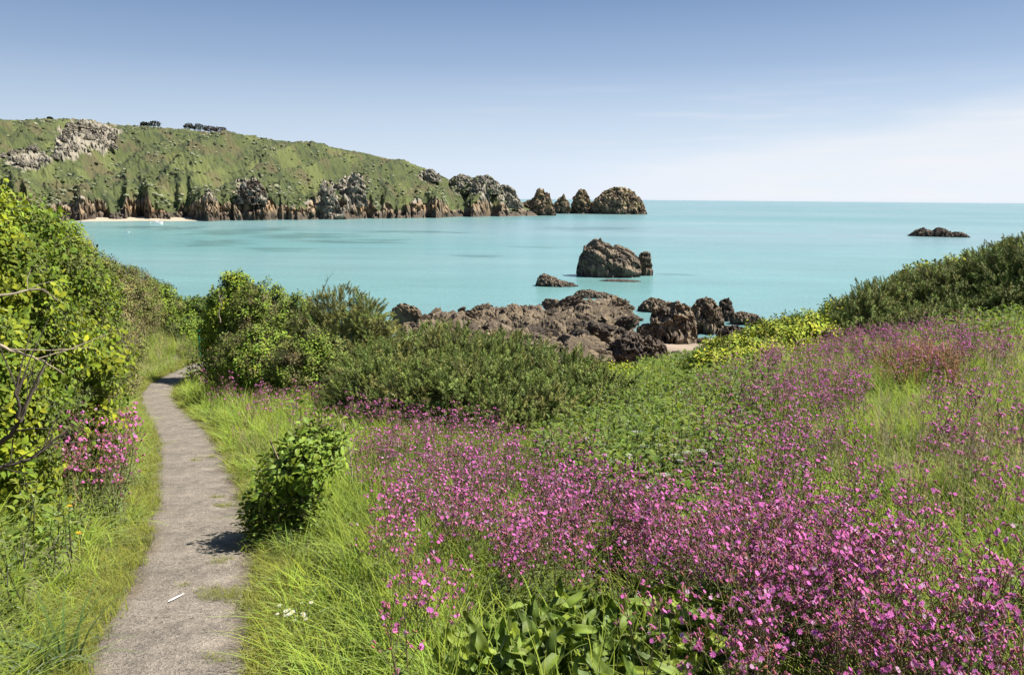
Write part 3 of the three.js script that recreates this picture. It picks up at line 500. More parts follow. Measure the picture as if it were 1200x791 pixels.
// ------------------------------------------------------------ boats
function boat(label, px, py, len, turn) {
  const p = onSea(px, py), t = thing('motor_boat', label, 'boat', V(p.x, 0, p.z)); t.rotation.y = turn;
  const g = new G(), K = 12, wht = [1, 1, 1], b = len * 0.17, h = len * 0.14;
  for (let i = 0; i <= K; i++) { const s = i / K, x = (s - 0.5) * len, w = b * Math.pow(1 - Math.pow(s, 3), 0.6) + 0.01; for (const [y, f] of [[-0.25, 0.35], [0.05, 0.8], [h * (1 + 0.4 * s), 1], [h * (1 + 0.4 * s) - 0.05, 0.86], [h * 0.5, 0.8]]) { g.v(x, y, w * f, wht); g.v(x, y, -w * f, wht); } }
  for (let i = 0; i < K; i++) for (let k = 0; k < 4; k++) for (const s of [0, 1]) { const a = i * 10 + k * 2 + s, c = a + 10; g.t(a, c, a + 2); g.t(c, c + 2, a + 2); }
  for (let i = 0; i < K; i++) { const a = i * 10 + 8; g.t(a, a + 1, a + 10); g.t(a + 1, a + 11, a + 10); }
  g.t(0, 1, 4); g.t(1, 5, 4);
  part('hull', g.geo(), M.white, t);
  const cab = new THREE.BoxGeometry(len * 0.26, len * 0.15, b * 1.2); const c = part('cabin', cab, M.white, t); c.position.set(len * 0.06, h + len * 0.06, 0);
  const ws = part('windscreen', new THREE.BoxGeometry(len * 0.02, len * 0.07, b * 1.1), M.navy, t); ws.position.set(len * 0.2, h + len * 0.09, 0); ws.rotation.z = 0.4;
  return t;
}
boat('white motor boat moored off the far sandy strip', 183, 262.6, 9, 0.3);
boat('tiny white dinghy alone on the water in front of the moored motor boat', 148, 272.5, 3.2, 0.1);
console.log('far done');
//#VEG0
// ------------------------------------------------------------ leaves, twigs and blades to build plants from
const GREEN = { elder: [0.14, 0.20, 0.014], bright: [0.22, 0.265, 0.012], bramble: [0.125, 0.15, 0.024], dry: [0.19, 0.165, 0.065], gorse: [0.19, 0.245, 0.045], olive: [0.245, 0.25, 0.065], yellow: [0.29, 0.325, 0.02], dark: [0.065, 0.105, 0.012], herb: [0.145, 0.20, 0.02] };
function sprig(kind, seed) {
  const g = new G(), R = rng(seed);
  if (kind === 'gorse' || kind === 'olive') {
    const L = 0.17, c = GREEN[kind];
    g.tube([V(0, 0, 0), V(0.01, L * 0.5, 0.01), V(0, L, 0)], 0.005, 0.002, 3, [0.06, 0.055, 0.03], [0.09, 0.11, 0.03]);
    for (let k = 0; k < 46; k++) {
      const t = Math.pow(R(), 0.7), a = R() * 6.28, el = 0.35 + 0.6 * R(), len = (0.05 - 0.022 * t) * (0.7 + 0.6 * R()), d = V(Math.cos(a) * Math.cos(el), Math.sin(el), Math.sin(a) * Math.cos(el)), s = V(-d.z, 0, d.x).normalize().multiplyScalar(0.0042);
      const cc = tint(c, R, 0.35, 0.15), c2 = tint(c, R, 0.35, 0.15);
      const y = L * (0.1 + 0.9 * t), A = g.v(s.x, y, s.z, cc), B = g.v(-s.x, y, -s.z, cc), C = g.v(d.x * len, y + d.y * len, d.z * len, c2); g.t(A, B, C);
      if (k % 3 === 0) { const q = V(0, 0.0042, 0), A2 = g.v(q.x, y + q.y, q.z, cc), B2 = g.v(0, y - q.y, 0, cc), C2 = g.v(-d.x * len, y + d.y * len, -d.z * len, c2); g.t(A2, B2, C2); }
    }
    return g.geo();
  }
  const o = { elder: [12, 0.060, 0.034, 0.15], bright: [12, 0.064, 0.038, 0.15], yellow: [13, 0.075, 0.046, 0.18], bramble: [14, 0.040, 0.029, 0.13], dry: [18, 0.036, 0.016, 0.16], dark: [10, 0.075, 0.045, 0.15], herb: [13, 0.055, 0.025, 0.2] }[kind];
  const c = GREEN[kind]; const [n, len, wid, L] = o;
  g.tube([V(0, -0.04, 0), V(0.01, L * 0.5, 0), V(0, L, 0.01)], 0.004, 0.002, 3, kind === 'dry' ? [0.16, 0.12, 0.08] : [0.07, 0.065, 0.03]);
  for (let k = 0; k < n; k++) {
    const t = (k + 0.5) / n, a = k * 2.4 + R(), el = -0.2 + 0.9 * t + 0.4 * (R() - 0.5), d = V(Math.cos(a) * Math.cos(el), Math.sin(el), Math.sin(a) * Math.cos(el)), rr = 0.02 + 0.05 * R();
    const cc = tint(c, R, 0.28, 0.14), k2 = 0.7 + 0.6 * R();
    g.leaf(V(d.x * rr, L * t, d.z * rr), d, V(R() - 0.5, 1.2, R() - 0.5), len * k2, wid * k2, 0.10, 0.15 + 0.2 * R(), cc, cc, true);
  }
  return g.geo();
}
const SPRIG = {}; let sd = 300;
for (const k of ['elder', 'bright', 'yellow', 'bramble', 'dry', 'dark', 'gorse', 'olive', 'herb']) SPRIG[k] = [sprig(k, sd++), sprig(k, sd++)];
const _m = new THREE.Matrix4(), _q = new THREE.Quaternion(), _q2 = new THREE.Quaternion(), _c = new THREE.Color();
function instanced(name, geo, mat, list, parent) { // list: [position, quaternion, scale vector, colour]
  const im = new THREE.InstancedMesh(geo, mat, list.length);
  list.forEach(([p, q, s, c], k) => { im.setMatrixAt(k, _m.compose(p, q, s)); im.setColorAt(k, _c.setRGB(c[0], c[1], c[2])); });
  im.name = name; (parent ?? scene).add(im); return im;
}
function stemsOf(R, rx, rz, h, n, c, spread = 0.75) {
  const g = new G();
  for (let k = 0; k < n; k++) {
    const a = R() * 6.28, e = spread * (0.3 + 0.7 * R()), top = V(Math.cos(a) * rx * e, h * (0.55 + 0.35 * R()), Math.sin(a) * rz * e), b = V(Math.cos(a) * rx * 0.15, -0.15, Math.sin(a) * rz * 0.15), mid = V(lerp(b.x, top.x, 0.35) + (R() - 0.5) * 0.2, h * 0.35, lerp(b.z, top.z, 0.35) + (R() - 0.5) * 0.2);
    g.tube(new THREE.CatmullRomCurve3([b, mid, top]).getPoints(6), 0.012 + 0.008 * h, 0.006, 5, c);
    for (let j = 0; j < 2; j++) { const f = mid.clone().lerp(top, R() * 0.6), e2 = f.clone().add(V((R() - 0.5) * rx * 0.9, h * 0.25 * R() + 0.1, (R() - 0.5) * rz * 0.9)); g.tube([f, f.clone().lerp(e2, 0.5).add(V(0, 0.04, 0)), e2], 0.01, 0.004, 4, c); }
  }
  return g.geo();
}
const isSpiny = (k) => k === 'gorse' || k === 'olive';
function shrub(name, label, category, group, px, top, D, wpx, kinds, seed, { dz = 0.9, dens = 1, size = 1, bare = 0 } = {}) {
  const R = rng(seed * 7919 + 13), p = atDist(px, top, D), gy = ground(p.x, p.z), h = (p.y - gy) - 0.10, rx0 = wpx / 934 * D / 2, rx = Math.max(rx0 - 0.15, rx0 * 0.55), rz = rx * dz;
  const t = thing(name, label, category, V(p.x, gy, p.z), group);
  part('stems', stemsOf(R, rx, rz, h, 6 + Math.round(rx * 3), bare ? [0.17, 0.135, 0.10] : [0.085, 0.07, 0.05]), M.bark, t);
  const lists = {}; const far = clamp((D - 8) / 22), sc = (0.82 + 0.5 * far) * size;
  const area = 2 * Math.PI * rx * (h * 0.9) + Math.PI * rx * rz * 0.6;
  const n = Math.round(clamp(area * (isSpiny(kinds[0]) ? 270 : 230) * dens / (sc * sc), 120, 6000));
  for (let k = 0; k < n; k++) {
    const th = R() * 2 * Math.PI, u = R(), yy = Math.pow(u, 0.85), out = Math.sqrt(Math.max(0, 1 - Math.pow(yy, 2.4))) * (0.86 + 0.14 * Math.min(1, yy * 3)), dx = Math.cos(th) * out, dzz = Math.sin(th) * out;
    const lump = 1 + (isSpiny(kinds[0]) ? 0.62 : 0.42) * fbm3(dx * 2.4 + seed, yy * 2.6, dzz * 2.4, 3) + 0.13 * n3(dx * 6, yy * 6, dzz * 6 + seed), sh = 1 - 0.42 * Math.pow(R(), 2.0), k1 = lump * sh;
    if (isSpiny(kinds[0]) && n3(dx * 3.1 + seed, yy * 3.1, dzz * 3.1) < -0.35 && R() < 0.75) continue;
    const pos = V(dx * rx * k1, h * yy * (0.97 * Math.min(lump, 1.04)) * lerp(1, sh, 0.55), dzz * rz * k1);
    const nrm = V(dx / rx, yy * 1.1 / Math.max(h, 0.3) + 0.15, dzz / rz).normalize().lerp(UP, 0.1).add(V(R() - 0.5, R() - 0.5, R() - 0.5).multiplyScalar(isSpiny(kinds[0]) ? 0.9 : 1.1)).normalize();
    _q.setFromUnitVectors(UP, nrm); _q2.setFromAxisAngle(UP, R() * 6.28); const q = _q.clone().multiply(_q2), s = sc * (0.7 + 0.6 * R()) * (isSpiny(kinds[0]) && R() < 0.05 ? 1.8 : 1);
    const pick = kinds[Math.min(kinds.length - 1, Math.floor(clamp(0.5 + 0.9 * fbm3(pos.x * 1.3 + seed, pos.y * 1.3, pos.z * 1.3, 2) + 0.25 * (R() - 0.5)) * kinds.length))];
    const b = (1 + 0.45 * fbm3(pos.x * 1.7 + 9, pos.y * 1.7, pos.z * 1.7 + seed, 2)) * (0.8 + 0.4 * R()), w = 0.18 * (R() - 0.5);
    const key = pick + (k % 2); (lists[key] ??= []).push([pos, q, V(s, s, s), [b * (1 + w), b, b * (1 - w)]]);
  }
  for (const key in lists) { const kind = key.slice(0, -1), im = instanced(isSpiny(kind) ? 'needles' : 'leaves', SPRIG[kind][+key.slice(-1)], isSpiny(kind) ? M.needle : D > 17 ? M.farLeaf : M.leaf, lists[key], t); im.userData.kind = 'stuff'; }
  return t;
}
// ---- hedge on the bank to one side of the path, and the thicket beyond its bend
const HL = ['tallest bright-leaved hedge shrub, rising above the line of the horizon', 'hedge shrub carrying the pale crooked dead branch near its top', 'dry mottled hedge shrub behind the one with the crooked dead branch', 'bramble-leaved hedge shrub sloping down towards the sea view', 'broad-leaved hedge shrub behind the thick dark forked dead branch', 'vivid yellow-green hedge shrub above the pink campion clump', 'dark glossy-leaved hedge shrub beside the vivid yellow-green one', 'small bramble hedge shrub beside the grassy verge of the path', 'hedge shrub crossed by the thin grey arching dead branch'];
let sN = 1;
for (const [px, top, D, w, ks, o] of [
  [-75, 188, 8.6, 230, ['bright', 'elder', 'bramble']], [5, 222, 9.5, 190, ['bramble', 'elder', 'bright', 'dry']], [44, 246, 14, 150, ['dry', 'bramble', 'elder', 'bright']], [90, 280, 20, 104, ['bramble', 'dry', 'elder']],
  [-45, 345, 7.6, 150, ['elder', 'bright', 'bright']], [25, 372, 9.3, 105, ['bright', 'bright', 'elder']], [84, 338, 15, 84, ['dark', 'elder', 'bright']], [108, 362, 21, 52, ['elder', 'bramble']], [25, 300, 10.2, 130, ['elder', 'bright', 'bramble']],
]) shrub('hedge_shrub', HL[sN - 1], 'shrub', 'hedge shrubs on the bank beside the path', px, top, D, w, ks, sN++, o);
for (const [px, top, D, w, ks] of [[104, 297, 23, 82, ['dry', 'dry', 'bramble']], [126, 303, 29, 60, ['dry', 'bramble', 'dry']], [150, 312, 36.5, 62, ['dry', 'bramble', 'dry']], [178, 328, 38, 60, ['bramble', 'elder', 'dry']]])
  shrub('hedge_shrub', 'brownish twiggy hedge shrub at the far end of the hedge bank', 'shrub', 'twiggy shrubs at the end of the hedge', px, top, D, w, ks, sN++);
for (const [px, top, D, w, ks] of [[202, 352, 38.5, 48, ['elder', 'bright']], [232, 350, 38, 70, ['dark', 'elder']], [212, 372, 36.5, 50, ['dark', 'elder']]])
  shrub('thicket_shrub', 'dark leafy shrub standing where the path bends out of sight', 'shrub', 'shrubs behind the bend of the path', px, top, D, w, ks, sN++);
// ---- bushes between the path and the gorse
for (const [px, top, D, w, ks, lab] of [
  [274, 320, 27, 80, ['elder', 'bright', 'elder'], 'tall bright-topped elder bush beside the bend of the path'], [306, 330, 26, 100, ['bramble', 'elder', 'dry'], 'rounded mixed bush next to the tall elder bush'], [345, 346, 24.5, 112, ['dry', 'bramble', 'elder'], 'olive twiggy bush between the rounded bush and the tall gorse'],
  [266, 392, 22.5, 54, ['bramble', 'dry', 'elder'], 'low bramble bush at the path edge below the elder bush'], [302, 382, 20.5, 105, ['bramble', 'elder', 'dry'], 'wide bramble bush sprinkled with pink flowers at its foot'], [364, 386, 19.5, 110, ['elder', 'bramble', 'dry'], 'leafy bush at the foot of the tall gorse']])
  shrub('coast_bush', lab, 'bush', undefined, px, top, D, w, ks, sN++);
// ---- gorse
for (const [px, top, D, w] of [[396, 336, 23, 130], [432, 346, 22, 85]]) shrub('gorse_bush', 'tall feathery olive gorse bush rising above the shore rocks', 'gorse bush', 'tall feathery gorse', px, top, D, w, ['olive', 'olive', 'gorse'], sN++, { dens: 0.9 });
for (const [px, top, D, w] of [[455, 394, 15.8, 160], [522, 378, 16.5, 190], [592, 390, 15.5, 180], [652, 410, 14.8, 170], [704, 430, 14.4, 110], [556, 414, 13.4, 180], [436, 418, 14.6, 130], [632, 438, 13.0, 160], [498, 422, 13.6, 150], [590, 455, 12.4, 120]])
  shrub('gorse_bush', 'dense dark green gorse bush in the low thicket behind the pink flowers', 'gorse bush', 'low gorse thicket in front of the shore rocks', px, top, D, w, ['gorse', 'gorse', 'olive'], sN++);
for (const [px, top, D, w] of [[1030, 332, 27, 100], [1075, 321, 28, 118], [1125, 307, 28, 122], [1172, 286, 28.5, 118], [1225, 273, 28, 136], [985, 368, 26.2, 92], [1100, 357, 26, 110], [1150, 347, 26.4, 90], [1205, 332, 26.4, 100], [945, 386, 26, 90], [1050, 372, 25.6, 80], [1290, 270, 28, 140]])
  shrub('gorse_bush', 'dark rounded gorse bush on the rise above the flowery slope', 'gorse bush', 'gorse along the top of the flowery slope', px, top, D, w, ['gorse', 'gorse', 'olive', 'gorse'], sN++);
// ---- yellow-green bushes
for (const [px, top, D, w] of [[868, 396, 20.5, 115], [905, 376, 22.5, 95], [838, 412, 19, 85], [940, 363, 25, 85], [890, 418, 19.5, 75]]) shrub('leafy_bush', 'vivid yellow-green leafy bush beside the shore rocks', 'bush', 'yellow-green bushes above the beach', px, top, D, w, ['bright', 'yellow', 'elder', 'yellow'], sN++, { dens: 0.6 });
for (const [px, top, D, w] of [[985, 351, 28.5, 60], [1083, 311, 29.5, 80], [1130, 300, 29.8, 80], [1192, 281, 30, 60]]) shrub('leafy_bush', 'vivid yellow-green sprays poking out above the gorse on the rise', 'bush', 'yellow-green sprays behind the gorse', px, top, D, w, ['yellow', 'yellow'], sN++, { dens: 0.5 });
for (const [px, top, D, w] of [[725, 430, 21, 100], [768, 444, 20.5, 90], [690, 426, 20, 80]]) shrub('leafy_bush', 'low yellow-green bush at the end of the dark gorse thicket', 'bush', 'low yellow-green bushes below the rocks', px, top, D, w, ['yellow', 'bright', 'herb'], sN++, { dens: 0.7 });
for (const [px, top, D, w] of [[742, 462, 16, 110], [800, 462, 17, 95], [772, 492, 13.2, 95], [706, 492, 12.6, 70], [832, 446, 18.5, 80], [850, 482, 15, 60]]) shrub('leafy_bush', 'soft green leafy bush in the hollow between the gorse and the flowers', 'bush', 'green bushes in the hollow', px, top, D, w, ['herb', 'bramble', 'bright'], sN++, { dens: 0.8 });
for (const [px, top, D, w] of [[802, 566, 8.2, 34], [815, 574, 7.8, 22], [1168, 548, 9.5, 34], [1184, 556, 9.2, 26], [1104, 492, 12.5, 30], [655, 540, 9.6, 22], [905, 622, 6.6, 20], [985, 610, 7, 18], [1005, 448, 17, 40], [720, 500, 13, 46]]) shrub('leafy_plant', 'small bright yellow-leaved plant poking up through the meadow flowers', 'plant', 'yellow-leaved plants in the meadow', px, top, D, w, ['yellow', 'bright'], sN++, { dens: 0.7, size: 0.8 });
// ---- the small bush beside the path with its dead stalks
{
  const b = gp(336, 632), t = thing('wayside_bush', 'small leaning broad-leaved bush standing in the grass beside the path', 'bush', b), R = rng(900);
  const st = new G(); const hh = 1.12;
  for (const [dx, dy, dz] of [[0.15, 0.85, 0.1], [-0.1, 0.95, 0.05], [0.42, 0.75, -0.1], [0.3, 1.0, 0.0], [0.0, 0.7, -0.2]]) st.tube(new THREE.CatmullRomCurve3([V(0.1, -0.1, 0), V(dx * 0.3 + 0.12, dy * 0.4, dz * 0.6), V(dx, dy, dz)]).getPoints(6), 0.016, 0.007, 5, [0.30, 0.235, 0.155], [0.24, 0.19, 0.13]);
  part('stems', st.geo(), M.bark, t);
  const l = { 0: [], 1: [] };
  for (let k = 0; k < 180; k++) { // crown: a leaning, gappy spread of shoots
    const a = R() * 6.28, e = Math.acos(1 - 2 * R()), rr = Math.pow(R(), 0.45) * (0.75 + 0.7 * fbm3(Math.cos(a) * 1.5, Math.cos(e) * 1.5, Math.sin(a) * 1.5 + 4, 2) + 0.25 * R()); const p = V(0.16 + Math.cos(a) * Math.sin(e) * 0.44 * rr, 0.72 + Math.cos(e) * 0.30 * rr + 0.12 * Math.cos(a), Math.sin(a) * Math.sin(e) * 0.34 * rr);
    _q.setFromUnitVectors(UP, p.clone().sub(V(0.12, 0.5, 0)).normalize().add(V(R() - 0.5, R() - 0.2, R() - 0.5)).normalize()); const s = 0.5 + 0.75 * R(), b2 = 0.8 + 0.6 * R(); l[k % 2].push([p, _q.clone(), V(s, s, s), [b2, b2, b2]]);
  }
  for (let k = 0; k < 130; k++) { const a = R() * 6.28, rr = Math.sqrt(R()), p = V(-0.02 + Math.cos(a) * 0.34 * rr, 0.03 + 0.55 * R() * (1 - rr * 0.5), Math.sin(a) * 0.3 * rr); _q.setFromUnitVectors(UP, V(R() - 0.5, 0.6, R() - 0.5).normalize()); const s = 0.7 + 0.5 * R(), b2 = 0.7 + 0.5 * R(); l[k % 2].push([p, _q.clone(), V(s, s, s), [b2, b2, b2]]); }
  for (const k of [0, 1]) instanced('leaves', SPRIG.elder[k], M.gloss, l[k], t).userData.kind = 'stuff';
}
console.log('shrubs done');

// ------------------------------------------------------------ bare branches
function branch(label, pts, r0, c, twigs, seed) { // pts: [px, py, distance]
  const R = rng(seed), P = pts.map(([a, b, d]) => atDist(a, b, d)), o = P[0].clone(), t = thing('bare_branch', label, 'branch', o), g = new G(), L = P.map((p) => p.sub(o));
  const cv = new THREE.CatmullRomCurve3(L), q = cv.getPoints(16); q.forEach((p, i) => { if (i) p.add(V(R() - 0.5, R() - 0.5, R() - 0.5).multiplyScalar(r0 * 1.2)); }); g.tube(q, r0, r0 * 0.3, 7, c, c, 0.4, R); part('limb', g.geo(), M.bark, t);
  for (let k = 0; k < twigs; k++) { const u = 0.2 + 0.75 * R(), p = cv.getPoint(u), d = cv.getTangent(u).add(V(R() - 0.5, R() - 0.3, R() - 0.5).multiplyScalar(1.8)).normalize(), l = 0.12 + 0.3 * R(), e = p.clone().addScaledVector(d, l), tg = new G(); tg.tube([p, p.clone().lerp(e, 0.5).add(V(0, 0.03 * (R() - 0.5), 0.02)), e], r0 * 0.35, r0 * 0.12, 4, c); part('twig', tg.geo(), M.bark, t); }
}
const DK = [0.05, 0.038, 0.028], PL = [0.32, 0.26, 0.19];
branch('thick dark forked dead branch at the foot of the hedge', [[-30, 535, 4.7], [5, 515, 4.6], [22, 495, 4.5], [18, 462, 4.5], [22, 440, 4.55]], 0.015, DK, 6, 61);
branch('dark dead bough slanting up through the hedge leaves', [[22, 495, 4.5], [35, 465, 4.55], [47, 440, 4.6], [52, 425, 4.7]], 0.009, DK, 4, 62);
branch('long pale bare stick arching over the hedge leaves', [[-40, 392, 4.8], [0, 405, 4.7], [40, 420, 4.7], [74, 438, 4.8]], 0.010, PL, 2, 63);
branch('tangled dark dead branch lying low under the hedge', [[-30, 560, 4.6], [10, 545, 4.5], [40, 535, 4.5], [62, 515, 4.6]], 0.012, DK, 9, 64);
branch('thin grey dead branch arching across the middle of the hedge', [[-30, 352, 6.6], [20, 343, 6.7], [50, 340, 6.8], [66, 352, 6.9]], 0.010, [0.24, 0.2, 0.15], 3, 65);
branch('pale crooked dead branch near the top of the hedge', [[40, 305, 9.4], [55, 300, 9.4], [74, 292, 9.5], [82, 312, 9.6]], 0.010, PL, 4, 66);
branch('thin bare twig standing up above the hedge top', [[55, 275, 10.2], [62, 262, 10.2], [75, 270, 10.3], [80, 284, 10.4]], 0.008, [0.2, 0.16, 0.12], 3, 67);
branch('leafless twig above the bushes against the sea', [[375, 362, 24.5], [377, 345, 24.5], [381, 333, 24.5], [384, 326, 24.5]], 0.016, [0.09, 0.08, 0.065], 7, 68);
branch('pale dead stalk behind the small path-side bush', [[412, 575, 8.2], [411, 545, 8.2], [408, 520, 8.3], [402, 498, 8.4]], 0.010, PL, 5, 69);
branch('bundle of pale dead stalks above the small path-side bush', [[356, 560, 7.6], [352, 530, 7.6], [352, 508, 7.7], [350, 486, 7.7]], 0.011, PL, 6, 70);
branch('short pale dead stem beside the tall bush at the path bend', [[258, 378, 25.6], [256, 366, 25.6], [259, 356, 25.6], [256, 346, 25.6]], 0.02, PL, 5, 71);

// ------------------------------------------------------------ green railing at the bend of the path
{
  const p = atDist(236, 424, 34.2), y = ground(p.x, p.z), t = thing('railing', 'small green metal railing where the path bends out of sight', 'railing', V(p.x, y, p.z)); t.rotation.y = 0.15;
  for (const x of [-0.05, 1.4]) { const m = part('post', new THREE.CylinderGeometry(0.035, 0.035, 1.25, 8), M.rail, t); m.position.set(x, 0.6, 0); }
  for (const yy of [0.5, 0.8, 1.15]) { const m = part('rail', new THREE.CylinderGeometry(0.028, 0.028, 1.6, 8), M.rail, t); m.rotation.z = Math.PI / 2; m.position.set(0.68, yy, 0.001); }
}
// ------------------------------------------------------------ white streak on the path
{
  const a = gp(197, 710), t = new G(), b = gp(216, 700), R = rng(3), n = 14, dir = b.clone().sub(a), s = V(-dir.z, 0, dir.x).normalize();
  for (let k = 0; k <= n; k++) { const u = k / n, w = 0.010 * Math.sin(Math.PI * clamp(u * 0.9 + 0.08)) * (1.15 - 0.5 * u) + 0.001, p = a.clone().lerp(b, u); const y = baseGround(p.x, p.z) + 0.0295; t.v(p.x - a.x + s.x * w, y - a.y + 0.001, p.z - a.z + s.z * w, [1, 1, 1]); t.v(p.x - a.x - s.x * w, y - a.y + 0.001, p.z - a.z - s.z * w, [1, 1, 1]); }
  for (let k = 0; k < n; k++) { const q = k * 2; t.t(q, q + 2, q + 1); t.t(q + 1, q + 2, q + 3); }
  const m = new THREE.Mesh(t.geo(), M.white); m.name = 'paint_streak'; m.position.copy(a); tag(m, 'short white streak marked on the grey path', 'mark'); scene.add(m);
}

// ------------------------------------------------------------ where plants stand
function spots(seed, n, D0, D1, dens, cb) { // random ground points ahead of the camera, dens(D) per square metre up to a factor
  const R = rng(seed), K = 200, cum = []; let s = 0;
  for (let k = 0; k < K; k++) { const D = lerp(D0, D1, (k + 0.5) / K); s += D * dens(D); cum.push(s); }
  const half = 0.72, area = s * (D1 - D0) / K * 2 * half, N = Math.min(n, Math.round(area));
  for (let k = 0; k < N; k++) { const u = R() * s; let lo = 0, hi = K - 1; while (lo < hi) { const m = (lo + hi) >> 1; if (cum[m] < u) lo = m + 1; else hi = m; } const D = lerp(D0, D1, (lo + R()) / K), a = (R() * 2 - 1) * half; cb(Math.sin(a) * D, -Math.cos(a) * D, D, R); }
}
const ell = (px, py, list) => { let w = 0; for (const [x, y, rx, ry, v] of list) { const q = ((px - x) / rx) ** 2 + ((py - y) / ry) ** 2; if (q < 2.5) w = Math.max(w, v * ss(1.6, 0.25, q)); } return w; };
const upright = (R, lean = 0.25) => { _q.setFromUnitVectors(UP, V((R() - 0.5) * lean, 1, (R() - 0.5) * lean).normalize()); _q2.setFromAxisAngle(UP, R() * 6.28); return _q.clone().multiply(_q2); };
// ---- grass
function tuft(seed, n, h, spread, bend, w, c, c2, seg = 3) { const g = new G(), R = rng(seed); for (let k = 0; k < n; k++) { const a = R() * 6.28, r = spread * Math.sqrt(R()), b = R() * 6.28, hh = h * (0.55 + 0.6 * R()), t1 = tint(c, R, 0.25, 0.15), t2 = tint(c2, R, 0.25, 0.18); g.blade(Math.cos(a) * r, -0.03, Math.sin(a) * r, Math.cos(b), Math.sin(b), hh, bend * hh * (0.3 + 1.0 * R()), w * (0.7 + 0.6 * R()), t1, t2, seg); } return g.geo(); }
const TUFT = {
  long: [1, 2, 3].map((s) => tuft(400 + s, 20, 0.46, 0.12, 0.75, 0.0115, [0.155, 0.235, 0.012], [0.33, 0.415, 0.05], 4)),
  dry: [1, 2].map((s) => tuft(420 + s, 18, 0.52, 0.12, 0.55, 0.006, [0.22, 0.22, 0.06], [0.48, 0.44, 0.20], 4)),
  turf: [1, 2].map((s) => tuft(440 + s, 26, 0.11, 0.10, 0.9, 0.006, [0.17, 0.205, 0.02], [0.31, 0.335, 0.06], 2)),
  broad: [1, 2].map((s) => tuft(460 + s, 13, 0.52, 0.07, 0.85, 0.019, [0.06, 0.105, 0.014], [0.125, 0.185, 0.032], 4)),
};
{ // seed heads for the dry grass
  for (const k of [0, 1]) { const g = new G(), R = rng(480 + k); for (let i = 0; i < 7; i++) { const a = R() * 6.28, r = 0.09 * R(), h = 0.5 + 0.25 * R(), b = R() * 6.28, o = 0.12 * R(), x = Math.cos(a) * r, z = Math.sin(a) * r, c = tint([0.33, 0.28, 0.15], R); g.blade(x, 0, z, Math.cos(b), Math.sin(b), h, o, 0.003, [0.2, 0.2, 0.07], c, 3); for (let j = 0; j < 9; j++) { const t = 0.72 + 0.28 * j / 9; g.leaf(V(x + Math.cos(b) * o * t * t, h * t, z + Math.sin(b) * o * t * t), V(R() - 0.5, 0.9, R() - 0.5), V(R(), 0, R()), 0.035, 0.008, 0, 0, c); } } TUFT['seed' + k] = g.geo(); }
}
const lists = {}; const put = (key, x, z, R, s, c, lean, y = 0) => (lists[key] ??= []).push([V(x, ground(x, z) + y, z), upright(R, lean), s, c]);
const paleM = [[1110, 540, 150, 75, 1], [1180, 480, 90, 60, 0.8], [880, 432, 50, 22, 0.9], [990, 470, 60, 30, 0.5], [470, 540, 60, 40, 0.25], [600, 600, 50, 30, 0.1], [195, 410, 45, 40, 0.7], [300, 560, 60, 60, 0.4], [130, 560, 40, 60, 0.4]];
const herbM = [[760, 540, 130, 70, 1], [820, 480, 90, 60, 1], [700, 500, 60, 30, 0.8], [1150, 375, 60, 30, 0.8], [40, 650, 80, 60, 0.7], [30, 720, 60, 60, 0.4], [300, 430, 120, 30, 0.6], [880, 460, 60, 30, 0.5]];
const campM = [[520, 530, 110, 42, 0.9], [600, 575, 140, 60, 1.15], [700, 615, 150, 60, 1.1], [820, 655, 190, 65, 1.2], [1000, 700, 210, 90, 1.25], [1130, 740, 160, 100, 1.35], [920, 745, 110, 60, 1.0], [650, 670, 110, 40, 0.75], [930, 500, 95, 75, 0.75], [900, 575, 140, 55, 0.85], [1085, 398, 130, 24, 1.1], [960, 432, 90, 32, 0.9], [1150, 490, 70, 60, 0.4], [300, 455, 90, 30, 0.35], [430, 475, 80, 35, 0.5], [690, 545, 110, 26, 0.5], [1050, 590, 120, 40, 0.3], [1150, 640, 100, 45, 0.6], [1190, 580, 60, 50, 0.2], [850, 470, 60, 30, 0.3], [470, 620, 50, 70, 0.16], [520, 740, 60, 50, 0.16]];
const dens = (a, b, p = 1.25) => (D) => Math.max(b, a * Math.pow(4 / Math.max(D, 4), p));
const sizeAt = (D) => 1 + 0.9 * clamp((D - 6) / 24);
